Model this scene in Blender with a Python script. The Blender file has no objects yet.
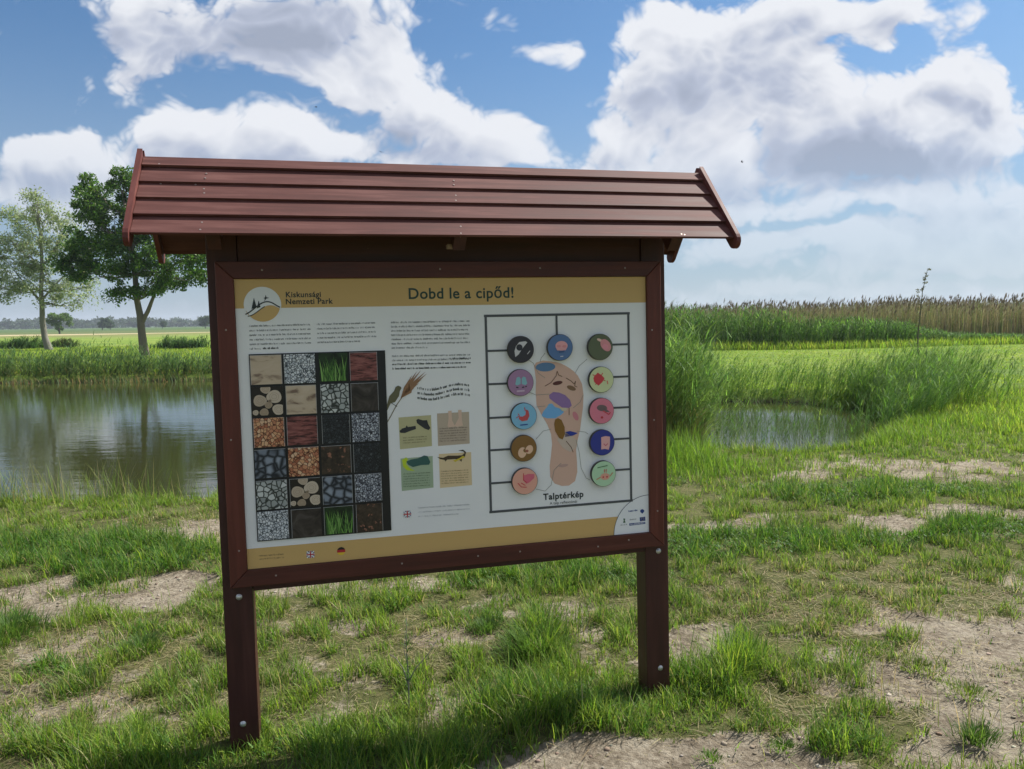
import bpy, bmesh, math, random
import numpy as np
from math import sin, cos, radians, pi, sqrt
from mathutils import Matrix, Vector

rng = np.random.default_rng(7)
random.seed(7)
scene = bpy.context.scene
COL = scene.collection

# ------------------------------------------------------------------ camera
EYE = 1.6
FPX = 768.37
PITCH, ROLL = radians(-4.7425), radians(0.8227)
FW = np.array([0, cos(PITCH), sin(PITCH)])
_r = np.array([1.0, 0, 0]); _u = np.cross(_r, FW)
RT = _r * cos(ROLL) - _u * sin(ROLL)
UP = _u * cos(ROLL) + _r * sin(ROLL)
cd = bpy.data.cameras.new('camera')
cam = bpy.data.objects.new('camera', cd); COL.objects.link(cam)
cd.sensor_fit = 'HORIZONTAL'; cd.sensor_width = 36.0
cd.lens = FPX / 1024 * 36.0
cd.clip_start = 0.05; cd.clip_end = 12000
cam.matrix_world = Matrix(((RT[0], UP[0], -FW[0], 0), (RT[1], UP[1], -FW[1], 0), (RT[2], UP[2], -FW[2], EYE), (0, 0, 0, 1)))
scene.camera = cam

def ray(px, py):
    return FW + RT * (px - 512) / FPX - UP * (py - 384.5) / FPX
def G(px, py, z=0.0):
    """point of the ground plane that the photograph shows at a pixel"""
    d = ray(px, py); t = (z - EYE) / d[2]
    return np.array([d[0] * t, d[1] * t, z])
def to_px(P):
    """photo coordinates of world points (N,3): only used to lay the patches out on the ground"""
    d = np.asarray(P, float) - np.array([0, 0, EYE])
    z = np.maximum(d @ FW, 1e-3)
    return 512 + FPX * (d @ RT) / z, 384.5 - FPX * (d @ UP) / z, d @ FW

# ------------------------------------------------------------------ light
SUN_EL, SUN_AZ = radians(50), radians(54)      # azimuth clockwise from +Y
SUN = Vector((sin(SUN_AZ) * cos(SUN_EL), cos(SUN_AZ) * cos(SUN_EL), sin(SUN_EL)))
sl = bpy.data.lights.new('sun', 'SUN'); sl.energy = 5.0; sl.angle = radians(0.53); sl.color = (1.0, 0.955, 0.88)
so = bpy.data.objects.new('sun', sl); COL.objects.link(so)
so.rotation_euler = SUN.to_track_quat('Z', 'Y').to_euler(); so.location = (20, 20, 40)
scene.view_settings.view_transform = 'Standard'
scene.view_settings.look = 'None'
scene.view_settings.exposure = 0.74
scene.view_settings.gamma = 1.0
scene.view_settings.use_curve_mapping = False
scene.cycles.use_denoising = True
scene.cycles.max_bounces = 8
scene.cycles.transparent_max_bounces = 8
scene.cycles.volume_bounces = 0
scene.render.use_persistent_data = False

# ---- node helpers
class NT:
    def __init__(s, tree): s.t = tree; s.n = tree.nodes; s.l = tree.links
    def link(s, a, b): s.l.new(a, b)
    def put(s, sock, v):
        if hasattr(v, 'is_output') or hasattr(v, 'links'): s.l.new(v, sock)
        else: sock.default_value = v
    def m(s, op, a, b=None, c=None, clamp=False):
        n = s.n.new('ShaderNodeMath'); n.operation = op; n.use_clamp = clamp
        s.put(n.inputs[0], a)
        if b is not None: s.put(n.inputs[1], b)
        if c is not None: s.put(n.inputs[2], c)
        return n.outputs[0]
    def v(s, op, a, b=None, c=None):
        n = s.n.new('ShaderNodeVectorMath'); n.operation = op
        s.put(n.inputs[0], a)
        if b is not None: s.put(n.inputs[1], b)
        if c is not None: s.put(n.inputs[2], c)
        return n.outputs['Value'] if op in ('LENGTH', 'DOT_PRODUCT', 'DISTANCE') else n.outputs[0]
    def smooth(s, x, a, b, lo=0.0, hi=1.0):
        n = s.n.new('ShaderNodeMapRange'); n.interpolation_type = 'SMOOTHSTEP'
        s.put(n.inputs[0], x); n.inputs[1].default_value = a; n.inputs[2].default_value = b
        n.inputs[3].default_value = lo; n.inputs[4].default_value = hi
        return n.outputs[0]
    def noise(s, vec, scale, detail=4, rough=0.5, dist=0.0, color=False):
        n = s.n.new('ShaderNodeTexNoise'); n.inputs['Scale'].default_value = scale
        n.inputs['Detail'].default_value = detail; n.inputs['Roughness'].default_value = rough
        n.inputs['Distortion'].default_value = dist
        if vec is not None: s.put(n.inputs['Vector'], vec)
        return n.outputs['Color'] if color else n.outputs[0]
    def voro(s, vec, scale, feature='F1', out='Distance', rand=1.0):
        n = s.n.new('ShaderNodeTexVoronoi'); n.feature = feature
        n.inputs['Scale'].default_value = scale; n.inputs['Randomness'].default_value = rand
        if vec is not None: s.put(n.inputs['Vector'], vec)
        return n.outputs[out]
    def mix(s, f, a, b):
        n = s.n.new('ShaderNodeMix'); n.data_type = 'RGBA'; n.clamp_factor = True
        s.put(n.inputs[0], f)
        s.put(n.inputs[6], c4(a) if isinstance(a, (tuple, list)) else a)
        s.put(n.inputs[7], c4(b) if isinstance(b, (tuple, list)) else b)
        return n.outputs[2]
    def ramp(s, f, stops):
        n = s.n.new('ShaderNodeValToRGB'); s.put(n.inputs[0], f); e = n.color_ramp.elements
        while len(e) < len(stops): e.new(0.5)
        for el, (p, c) in zip(e, stops): el.position = p; el.color = c4(c)
        return n.outputs[0]
    def bump(s, h, strength=0.3, dist=0.01):
        n = s.n.new('ShaderNodeBump'); n.inputs['Strength'].default_value = strength
        n.inputs['Distance'].default_value = dist; s.put(n.inputs['Height'], h); return n.outputs[0]
    def coord(s, kind='Object'):
        return s.n.new('ShaderNodeTexCoord').outputs[kind]
    def attr(s, name, out='Color'):
        n = s.n.new('ShaderNodeAttribute'); n.attribute_name = name; return n.outputs[out]
def c4(c): return (c[0], c[1], c[2], 1.0)

# ------------------------------------------------------------------ sky
world = bpy.data.worlds.new('World'); scene.world = world; world.use_nodes = True
W = NT(world.node_tree); W.n.clear()
SKY_S = 0.09
sky = W.n.new('ShaderNodeTexSky'); sky.sky_type = 'NISHITA'; sky.sun_disc = False
sky.sun_elevation = SUN_EL; sky.sun_rotation = SUN_AZ
sky.altitude = 100; sky.air_density = 1.0; sky.dust_density = 0.9; sky.ozone_density = 1.6
dirv = W.coord('Generated')
sep = W.n.new('ShaderNodeSeparateXYZ'); W.link(dirv, sep.inputs[0])
X, Y, Z = sep.outputs
Yc = W.m('MAXIMUM', W.m('ABSOLUTE', Y), 0.12)
cmb = W.n.new('ShaderNodeCombineXYZ')
W.link(W.m('DIVIDE', X, Yc), cmb.inputs[0]); W.link(W.m('DIVIDE', Z, Yc), cmb.inputs[1])
UVp = cmb.outputs[0]
# the far half of the sky behind the viewer uses another slice of the noise
W.link(W.m('MULTIPLY', W.m('LESS_THAN', Y, 0.0), 3.7), cmb.inputs[2])
def uv(px, py):
    d = ray(px, py); return d[0] / d[1], d[2] / d[1]
def blobs(lst, vec):
    out = None
    for (px, py, rx, ry, w) in lst:
        if px > 640 and py < 235 and lst is CL: rx, ry = rx * .95, ry * .93
        u, v_ = uv(px, py); a, b = rx / FPX * 1.02, ry / FPX * 1.02
        q = W.v('MULTIPLY_ADD', vec, (1 / a, 1 / b, 0.0), (-u / a, -v_ / b, 0.0))
        f = W.smooth(W.v('LENGTH', q), 1.6, 0.1, 0.0, w)
        out = f if out is None else W.m('ADD', out, f)
    return out
CL = [(150, 30, 50, 52, .9), (230, 20, 90, 55, .9), (320, 25, 80, 70, 1.), (350, 75, 60, 45, .9), (405, 105, 50, 32, .9),
      (450, 125, 50, 28, 1.), (495, 145, 45, 24, 1.), (430, 160, 80, 16, .8),
      (185, 134, 36, 20, .9), (245, 138, 42, 20, .9), (310, 152, 60, 18, .9), (230, 165, 90, 20, .7),
      (25, 165, 50, 22, .9), (90, 160, 42, 20, .9), (70, 195, 100, 28, .7), (10, 205, 50, 25, .6),
      (524, 60, 24, 17, .75), (608, 45, 34, 40, .7), (590, 115, 40, 34, .8), (10, 185, 60, 30, .7), (925, 20, 60, 22, .6), (445, 66, 12, 7, .4),
      (655, 15, 48, 30, .9), (730, 30, 80, 55, 1.), (820, 25, 75, 35, .9), (900, 8, 80, 20, .8), (905, 48, 20, 14, .5),
      (620, 82, 44, 22, .9), (690, 85, 60, 48, 1.), (770, 85, 70, 50, 1.), (645, 125, 40, 28, .8), (600, 158, 55, 22, .9),
      (700, 145, 36, 30, .8), (660, 160, 40, 20, .6),
      (800, 150, 60, 45, 1.), (860, 145, 60, 48, 1.), (925, 120, 55, 34, 1.), (995, 92, 50, 34, 1.), (990, 140, 60, 38, .9),
      (930, 165, 60, 28, .8), (735, 185, 45, 32, .9), (770, 205, 40, 20, .7),
      (975, 205, 70, 20, 1.), (920, 212, 50, 16, .9), (820, 240, 90, 12, .9), (960, 250, 100, 15, 1.), (870, 264, 110, 11, .8),
      (720, 250, 70, 15, .8), (850, 208, 60, 14, .8), (780, 282, 130, 9, .7), (950, 284, 130, 9, .7), (1010, 232, 60, 16, .8), (300, 290, 400, 8, .3), (690, 215, 40, 25, .5), (860, 232, 80, 9, .6), (60, 120, 60, 12, .2), (1020, 215, 30, 20, .7), (40, 10, 50, 20, .15), (480, 160, 300, 10, .2)]
GREY = [(330, 35, 80, 42, 1.), (150, 30, 60, 40, .5), (250, 20, 90, 30, .5), (270, 45, 60, 26, .45), (180, 45, 30, 26, .35), (400, 135, 60, 22, .65), (440, 158, 70, 14, .5),
        (90, 185, 100, 18, .8), (20, 175, 60, 14, .4), (250, 158, 80, 12, .5), (690, 92, 60, 30, .9), (745, 50, 55, 30, .5), (800, 80, 55, 25, .8),
        (850, 12, 70, 14, .6), (620, 100, 40, 14, .35), (860, 150, 60, 34, 1.1), (815, 165, 55, 26, .9), (990, 118, 40, 18, .6), (930, 165, 60, 16, .6),
        (1000, 175, 50, 16, .4), (740, 195, 40, 14, .6), (980, 215, 60, 9, .5), (600, 165, 50, 10, .3)]
gen = W.m('MULTIPLY', W.smooth(W.v('LENGTH', W.v('MULTIPLY', UVp, (0.9, 1.5, 0.0))), 0.75, 1.5),
          W.m('ADD', W.m('SUBTRACT', W.noise(UVp, 1.7, 2, .5), 0.12), W.m('MULTIPLY', W.m('LESS_THAN', Y, 0.0), .25)))
def n2d(vec, scale, detail=0, rough=.5, color=False):
    n = W.n.new('ShaderNodeTexNoise'); n.noise_dimensions = '2D'; n.inputs['Scale'].default_value = scale
    n.inputs['Detail'].default_value = detail; n.inputs['Roughness'].default_value = rough
    W.link(vec, n.inputs['Vector']); return n.outputs['Color' if color else 0]
def density(vec, octaves, soft):
    """named cumulus masses, their edges heaped by folded noise, in cloud-size coordinates"""
    v2 = W.v('MULTIPLY', vec, (1.0, 1.25, 1.0))
    w1 = n2d(v2, 3.5, 3, .55, True)
    q = W.v('MULTIPLY_ADD', W.v('SUBTRACT', w1, (0.5, 0.5, 0.5)), (0.20, 0.14, 0.0), vec)
    b_ = W.m('SUBTRACT', W.m('MINIMUM', blobs(CL, q), 1.05), 0.37)
    for sc_, am in octaves:
        vv = W.v('MULTIPLY_ADD', W.v('SUBTRACT', w1, (0.5, 0.5, 0.5)), (.14, .14, 0.0), W.v('ADD', v2, (sc_ * .137, sc_ * .071, 0.0)))
        f_ = W.m('ABSOLUTE', W.m('MULTIPLY_ADD', n2d(vv, sc_), 2.0, -1.0))
        b_ = W.m('ADD', b_, W.m('MULTIPLY_ADD', f_, am, -.24 * am))
    s_ = W.m('MULTIPLY', W.m('SUBTRACT', n2d(v2, 5.0, soft, .62), .5), 1.1)
    return W.m('ADD', W.m('ADD', b_, s_), gen)
OCT = [(8.0, .75), (17.0, .52), (37.0, .34), (80.0, .20)]
dens = density(UVp, OCT, 8)
dsun = density(W.v('ADD', UVp, (0.018, 0.026, 0.0)), OCT[:3], 4)      # a step towards the sun
dfar = W.m('SUBTRACT', dsun, dens)
alpha = W.smooth(dens, -0.12, 0.46)
gb = blobs(GREY, UVp)
thick = W.smooth(dens, 0.15, 1.3)
gf = W.m('ADD', W.m('MULTIPLY', gb, 0.56), W.m('MULTIPLY', thick, 0.34))
gf = W.m('ADD', gf, W.m('MULTIPLY', dfar, 0.62))
gf = W.m('ADD', gf, W.m('MULTIPLY_ADD', n2d(UVp, 4.0, 5, .55), .9, -.40))
gf = W.m('ADD', gf, W.smooth(W.v('LENGTH', UVp), 1.1, 2.2, 0.0, 0.25), clamp=True)
k = 1.0 / SKY_S
ccol = W.ramp(gf, [(0, (0.585 * k, 0.60 * k, 0.635 * k)), (.3, (0.50 * k, 0.52 * k, 0.57 * k)), (.65, (0.335 * k, 0.37 * k, 0.46 * k)), (1, (0.25 * k, 0.285 * k, 0.365 * k))])
# pale air low over the horizon
skyc = W.v('MULTIPLY', sky.outputs[0], (.47, .69, .85))
low = W.smooth(Z, 0.36, -0.02)
skyc = W.mix(W.m('MULTIPLY', low, 0.72), skyc, (0.275 * k, 0.325 * k, 0.395 * k))
final = W.mix(W.m('MULTIPLY', alpha, W.smooth(Z, 0.0, 0.24, 0.22, 1.0)), skyc, ccol)
bg = W.n.new('ShaderNodeBackground'); W.link(final, bg.inputs[0]); bg.inputs[1].default_value = SKY_S * .86
wo = W.n.new('ShaderNodeOutputWorld'); W.link(bg.outputs[0], wo.inputs[0])
world.cycles.sampling_method = 'MANUAL'; world.cycles.sample_map_resolution = 256

# ------------------------------------------------------------------ object helpers
def tag(o, label=None, cat=None, group=None, kind=None):
    if label: o['label'] = label
    if cat: o['category'] = cat
    if group: o['group'] = group
    if kind: o['kind'] = kind
    return o
def obj(name, me, mats, parent=None):
    o = bpy.data.objects.new(name, me); COL.objects.link(o)
    if not isinstance(mats, (list, tuple)): mats = [mats]
    if len(me.materials) == 0:
        for m in mats: me.materials.append(m)
    if parent: o.parent = parent
    return o
def empty(name, loc=(0, 0, 0), rz=0):
    o = bpy.data.objects.new(name, None); COL.objects.link(o); o.location = loc; o.rotation_euler = (0, 0, rz)
    o.empty_display_size = 0.2; return o
def pydata(name, v, f, mi=None, smooth=False):
    me = bpy.data.meshes.new(name); me.from_pydata([tuple(map(float, p)) for p in v], [], f); me.update()
    if mi is not None: me.polygons.foreach_set('material_index', mi)
    if smooth: me.polygons.foreach_set('use_smooth', [True] * len(me.polygons))
    return me
def fast_mesh(name, V, quads, tris, col=None, smooth=False):
    me = bpy.data.meshes.new(name)
    V = np.asarray(V, np.float32); nq, nt = len(quads), len(tris)
    me.vertices.add(len(V)); me.vertices.foreach_set('co', V.ravel())
    me.loops.add(nq * 4 + nt * 3)
    li = np.concatenate([np.asarray(quads, np.int32).ravel(), np.asarray(tris, np.int32).ravel()]).astype(np.int32)
    me.loops.foreach_set('vertex_index', li)
    me.polygons.add(nq + nt)
    st = np.concatenate([np.arange(nq) * 4, nq * 4 + np.arange(nt) * 3]).astype(np.int32)
    me.polygons.foreach_set('loop_start', st)
    if smooth: me.polygons.foreach_set('use_smooth', np.ones(nq + nt, bool))
    if col is not None:
        a = me.color_attributes.new('col', 'FLOAT_COLOR', 'POINT')
        c = np.ones((len(V), 4), np.float32); c[:, :3] = col; a.data.foreach_set('color', c.ravel())
    me.update(calc_edges=True); return me
def box(bm, x0, x1, y0, y1, z0, z1, bev=0.0, M=None, mi=0):
    r = bmesh.ops.create_cube(bm, size=1.0)
    vs = r['verts']
    for v in vs:
        v.co = Vector(((x0 + x1) / 2 + v.co.x * (x1 - x0), (y0 + y1) / 2 + v.co.y * (y1 - y0), (z0 + z1) / 2 + v.co.z * (z1 - z0)))
    fs = {f for v in vs for f in v.link_faces}
    if bev > 0:
        es = {e for f in fs for e in f.edges}
        rr = bmesh.ops.bevel(bm, geom=list(es), offset=bev, segments=2, affect='EDGES', profile=0.6)
        vs = list({v for f in rr['faces'] for v in f.verts} | {v for v in vs if v.is_valid})
    for f in {f for v in vs for f in v.link_faces}: f.material_index = mi
    if M is not None:
        for v in vs: v.co = M @ v.co
    return vs
def bm_mesh(name, bm):
    me = bpy.data.meshes.new(name); bmesh.ops.recalc_face_normals(bm, faces=bm.faces[:]); bm.to_mesh(me); bm.free(); return me

# ---- noise for layout
def _hash(ix, iy, s):
    h = (ix.astype(np.int64) * 374761393 + iy.astype(np.int64) * 668265263 + s * 974634777) & 0xffffffff
    h = ((h ^ (h >> 13)) * 1274126177) & 0xffffffff
    return ((h ^ (h >> 16)) & 0xffff) / 65535.0
def vnoise(x, y, s=0):
    ix, iy = np.floor(x), np.floor(y); fx, fy = x - ix, y - iy
    fx = fx * fx * (3 - 2 * fx); fy = fy * fy * (3 - 2 * fy)
    a = _hash(ix, iy, s); b = _hash(ix + 1, iy, s); c = _hash(ix, iy + 1, s); d = _hash(ix + 1, iy + 1, s)
    return (a * (1 - fx) + b * fx) * (1 - fy) + (c * (1 - fx) + d * fx) * fy
def fbm(x, y, s=0, o=4):
    r = 0; a = 0.5; t = 0
    for i in range(o):
        r = r + a * vnoise(x * 2 ** i + 17.3 * i, y * 2 ** i - 9.1 * i, s + i); t += a; a *= 0.5
    return r / t
def sstep(x, a, b):
    t = np.clip((x - a) / (b - a), 0, 1); return t * t * (3 - 2 * t)

# ------------------------------------------------------------------ ponds and land form
WATER = -0.25
POND_L = np.array([(-34, 7.2), (-4.8, 7.45), (-2.8, 7.6), (-0.9, 8.4), (0.0, 11.5), (-0.6, 19), (-4, 25.2), (-10.3, 25.9), (-17.4, 25.9), (-36, 26.5)])
POND_R = np.array([(1.95, 11.2), (2.4, 9.8), (3.3, 9.45), (4.5, 10.1), (5.7, 11.7), (6.5, 13.2), (6.9, 14.8), (6.2, 16.4), (4.6, 16.9), (2.9, 16.0), (2.1, 13.8)])
def sdist(x, y, poly):
    """distance to the polygon's edge, positive inside"""
    d = np.full(x.shape, 1e9); inside = np.zeros(x.shape, bool); n = len(poly)
    for i in range(n):
        ax, ay = poly[i]; bx, by = poly[(i + 1) % n]
        ex, ey = bx - ax, by - ay
        t = np.clip(((x - ax) * ex + (y - ay) * ey) / (ex * ex + ey * ey), 0, 1)
        d = np.minimum(d, np.hypot(x - ax - t * ex, y - ay - t * ey))
        c = ((ay > y) != (by > y)) & (x < (bx - ax) * (y - ay) / (by - ay + 1e-12) + ax)
        inside ^= c
    return np.where(inside, d, -d)
def pond_sd(x, y):
    w = (fbm(x * 0.9, y * 0.9, 31, 3) - 0.5) * 0.5
    return np.maximum(sdist(x, y, POND_L), sdist(x, y, POND_R)) + w
def height(x, y, dirt=None):
    sd = pond_sd(x, y)
    h = -0.25 * sstep(sd, -0.55, 0.0) - np.clip(sd, 0, 1.6) * 0.4
    near = 1 - sstep(np.hypot(x, y - 4), 18, 60)
    h = h + near * ((fbm(x * 1.1, y * 1.1, 3, 4) - 0.5) * 0.07 + (fbm(x * 6, y * 6, 9, 3) - 0.5) * 0.022)
    # worn hollow of the track is a little lower
    return h + (fbm(x * 0.02, y * 0.02, 5, 2) - 0.5) * 0.5 * sstep(np.hypot(x, y), 60, 200)

# soft ellipses in the photograph's coordinates say which part of the ground is worn, lush or dry
def ell(px, py, lst):
    o = np.zeros(px.shape)
    for (cx, cy, rx, ry, w) in lst:
        d = np.hypot((px - cx) / rx, (py - cy) / ry)
        o = o + w * (1 - sstep(d, 0.45, 1.25))
    return o
DIRT = [(120, 590, 85, 15, .95), (30, 602, 50, 14, .8), (185, 580, 30, 9, .8), (60, 652, 60, 17, .5), (100, 700, 50, 18, .55), (15, 705, 40, 25, .5),
        (205, 530, 40, 9, .6), (125, 541, 22, 5, .4), (160, 640, 45, 10, .3),
        (705, 645, 40, 16, .9), (735, 520, 45, 10, .75), (690, 530, 30, 10, .6), (850, 463, 55, 6, .5), (960, 469, 95, 7, .75), (890, 521, 40, 6, .85), (985, 512, 60, 6, .95), (800, 470, 30, 5, .5),
        (900, 622, 55, 12, .7), (970, 640, 60, 26, .85), (940, 690, 80, 30, .9), (1000, 715, 60, 40, .95), (960, 755, 70, 26, .95), (850, 655, 35, 14, .6), (830, 690, 30, 20, .45), (1060, 640, 60, 60, .6),
        (660, 772, 175, 34, 1.5), (760, 765, 70, 20, 1.), (560, 775, 80, 14, .8), (800, 740, 40, 10, .6),
        (470, 645, 38, 18, .5), (440, 690, 25, 20, .3), (565, 612, 48, 10, .7), (600, 625, 30, 8, .5), (480, 605, 40, 10, .4), (310, 588, 60, 8, .6), (400, 580, 60, 8, .5), (360, 625, 45, 8, .35), (500, 615, 20, 6, .5)]
LUSH = [(660, 470, 60, 20, .5), (880, 455, 60, 8, .4), (110, 560, 130, 20, 1.), (40, 545, 60, 14, .5), (10, 615, 35, 14, .8), (700, 550, 60, 15, .8), (880, 492, 170, 10, 1.), (780, 540, 120, 12, 1.), (960, 532, 110, 10, .9),
        (530, 575, 130, 16, .8), (640, 580, 40, 12, .6), (320, 770, 230, 35, 1.), (560, 715, 110, 26, 1.), (540, 640, 34, 18, .8), (700, 690, 55, 26, .9), (740, 655, 50, 18, .8),
        (140, 635, 26, 9, .6), (75, 673, 35, 9, .7), (850, 745, 45, 20, .7), (480, 620, 18, 7, .6), (165, 548, 60, 12, .6), (700, 600, 60, 10, .2), (400, 610, 40, 10, .4)]
DRY = [(120, 640, 110, 30, .6), (840, 600, 200, 45, .8), (60, 690, 110, 40, .7), (450, 650, 70, 45, .5), (960, 467, 120, 12, .9), (200, 525, 90, 14, .6), (800, 720, 60, 40, .5), (960, 690, 100, 60, .6), (300, 640, 60, 30, .3)]
TALL = [(290, 775, 250, 50, .8), (560, 715, 120, 24, 1.), (240, 750, 60, 30, 1.), (700, 690, 60, 26, .9), (540, 645, 30, 16, .9), (850, 740, 40, 22, .7), (740, 660, 45, 18, .7), (655, 700, 30, 20, .6), (80, 745, 90, 20, .3)]
def masks(x, y):
    z = np.zeros_like(x)
    px, py, dep = to_px(np.stack([x, y, z], -1))
    wx = (fbm(x * 2.3, y * 2.3, 51, 3) - 0.5); wy = (fbm(x * 2.3, y * 2.3, 61, 3) - 0.5)
    px2 = px + wx * 90; py2 = py + wy * 46 * np.clip(3.5 / np.maximum(dep, 1), 0, 1.2)
    inview = (dep > 0.5) & (px > -120) & (px < 1144) & (py < 860)
    f = np.where(inview, 1.0, 0.0)
    gen = np.where(y < 9, sstep(fbm(x * 0.8, y * 1.2, 77, 4), 0.52, 0.66), 0.0)
    dirt = ell(px2, py2, DIRT) * f + gen * (1 - f) * .8
    lush = ell(px2, py2, LUSH) * f + (1 - f) * 0.4
    dry = ell(px2, py2, DRY) * f + (1 - f) * 0.3
    tall = ell(px, py, TALL) * f
    n = fbm(x * 5, y * 5, 83, 4) - 0.5
    dirt = np.clip(dirt * 1.1 - 0.52 * lush + n * 1.1 + 0.05, 0, 1) * (1 - sstep(np.hypot(x, y - 4), 9, 14))
    near = sstep(np.abs(y - 3), 30, 9)
    return dirt, np.clip(lush, 0, 1), np.clip(dry + n * .5, 0, 1) , np.clip(tall, 0, 1)

# ------------------------------------------------------------------ ground sheet
def axis(n, b, a, c):
    t = np.linspace(-1, 1, n); return c + a * np.sinh(b * t)
NX, NY = 560, 520
ax = axis(NX, 8.6, 3000 / math.sinh(8.6), 0.0); ay = axis(NY, 8.6, 3000 / math.sinh(8.6), 4.0)
gx, gy = np.meshgrid(ax, ay)
fx, fy = gx.ravel(), gy.ravel()
gd, gl, gdry, gt = masks(fx, fy)
gz = height(fx, fy) - 0.02 * gd
GV = np.stack([fx, fy, gz], -1)
ii = (np.arange(NY - 1)[:, None] * NX + np.arange(NX - 1)[None, :]).ravel()
gq = np.stack([ii, ii + 1, ii + NX + 1, ii + NX], -1)
gme = fast_mesh('ground', GV, gq, np.zeros((0, 3), int), smooth=True, col=np.stack([gd, gl, gdry], -1))

def mat(name):
    m = bpy.data.materials.new(name); m.use_nodes = True
    N = NT(m.node_tree); bs = N.n['Principled BSDF']; return m, N, bs
m_ground, N, bs = mat('ground')
P = N.coord('Object'); at = N.attr('col'); sp = N.n.new('ShaderNodeSeparateColor'); N.link(at, sp.inputs[0])
fine = N.noise(P, 38, 6, .65); mid = N.noise(P, 5, 5, .6); big = N.noise(P, .16, 5, .6); vbig = N.noise(P, .02, 4, .55)
dirtc = N.ramp(N.m('ADD', N.m('MULTIPLY', fine, .55), N.m('MULTIPLY', mid, .45)), [(.30, (.11, .088, .06)), (.44, (.22, .18, .13)), (.55, (.36, .31, .235)), (.66, (.44, .385, .30)), (.8, (.50, .445, .355))])
grass_n = N.ramp(N.m('ADD', N.m('MULTIPLY', fine, .5), N.m('MULTIPLY', mid, .5)), [(.3, (.05, .06, .02)), (.5, (.12, .125, .045)), (.7, (.23, .20, .095))])
# farther meadow: grass seen as a whole
mead = N.ramp(big, [(.3, (.12, .19, .028)), (.5, (.17, .25, .037)), (.7, (.24, .28, .06))])
mead = N.mix(N.m('MULTIPLY', N.smooth(vbig, .5, .62), .6), mead, (.20, .22, .075))
mead = N.mix(N.m('MULTIPLY', N.smooth(N.noise(P, 1.3, 5, .7), .5, .62), .55), mead, (.07, .125, .02))
sxyz = N.n.new('ShaderNodeSeparateXYZ'); N.link(P, sxyz.inputs[0])
q = N.m('ADD', N.m('ADD', N.m('MULTIPLY', sxyz.outputs[0], -.57), N.m('MULTIPLY', sxyz.outputs[1], .822)), N.m('MULTIPLY', N.m('SUBTRACT', vbig, .5), 14))
mead = N.mix(N.m('MULTIPLY', N.smooth(q, 128, 150), .55), mead, (.17, .15, .065))
mead = N.mix(N.smooth(q, 168, 174), mead, (.40, .33, .20))
mead = N.mix(N.smooth(q, 193, 200), mead, (.10, .13, .045))
mead = N.mix(N.smooth(q, 300, 340), mead, (.07, .115, .035))
dist = N.v('LENGTH', P)
gcol = N.mix(N.smooth(dist, 9, 17), grass_n, mead)
gcol = N.mix(N.smooth(N.m('ADD', sp.outputs[0], N.m('MULTIPLY', N.m('SUBTRACT', fine, .5), .5)), .18, .42), gcol, dirtc)
# mud under the water line
gcol = N.mix(N.smooth(sxyz.outputs[2], -.12, -.24), gcol, (.045, .036, .022))
N.link(gcol, bs.inputs['Base Color']); bs.inputs['Roughness'].default_value = .95; bs.inputs['Specular IOR Level'].default_value = .15
bh = N.m('ADD', N.m('MULTIPLY', N.noise(P, 70, 6, .75), .7), N.m('MULTIPLY', N.noise(P, 11, 6, .65), 1.5))
N.link(N.bump(bh, 1.0, .035), bs.inputs['Normal'])
ground = tag(obj('ground', gme, m_ground), kind='structure')

# water
m_water, N, bs = mat('water')
P = N.coord('Object')
bs.inputs['Base Color'].default_value = (.032, .034, .012, 1); bs.inputs['Roughness'].default_value = .035; bs.inputs['IOR'].default_value = 1.42
Ps = N.v('MULTIPLY', P, (1.0, 2.6, 1.0))
wv = N.m('ADD', N.m('MULTIPLY', N.noise(Ps, 1.5, 3, .5), 1.0), N.m('MULTIPLY', N.noise(Ps, 7, 3, .55), .22))
N.link(N.bump(wv, .11, .03), bs.inputs['Normal'])
def water_sheet(poly, grow):
    c = poly.mean(0); p = c + (poly - c) * grow
    return pydata('pond_water', [(x, y, WATER) for x, y in p], [list(range(len(p)))])
tag(obj('pond_water', water_sheet(POND_L, 1.05), m_water), kind='structure')
pr = POND_R.copy(); cc = pr.mean(0); dd = pr - cc; pr = cc + dd * (1 + 0.45 / np.linalg.norm(dd, axis=1))[:, None]
tag(obj('pond_water', pydata('pond_water', [(x, y, WATER) for x, y in pr], [list(range(len(pr)))]), m_water), kind='structure')

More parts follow.
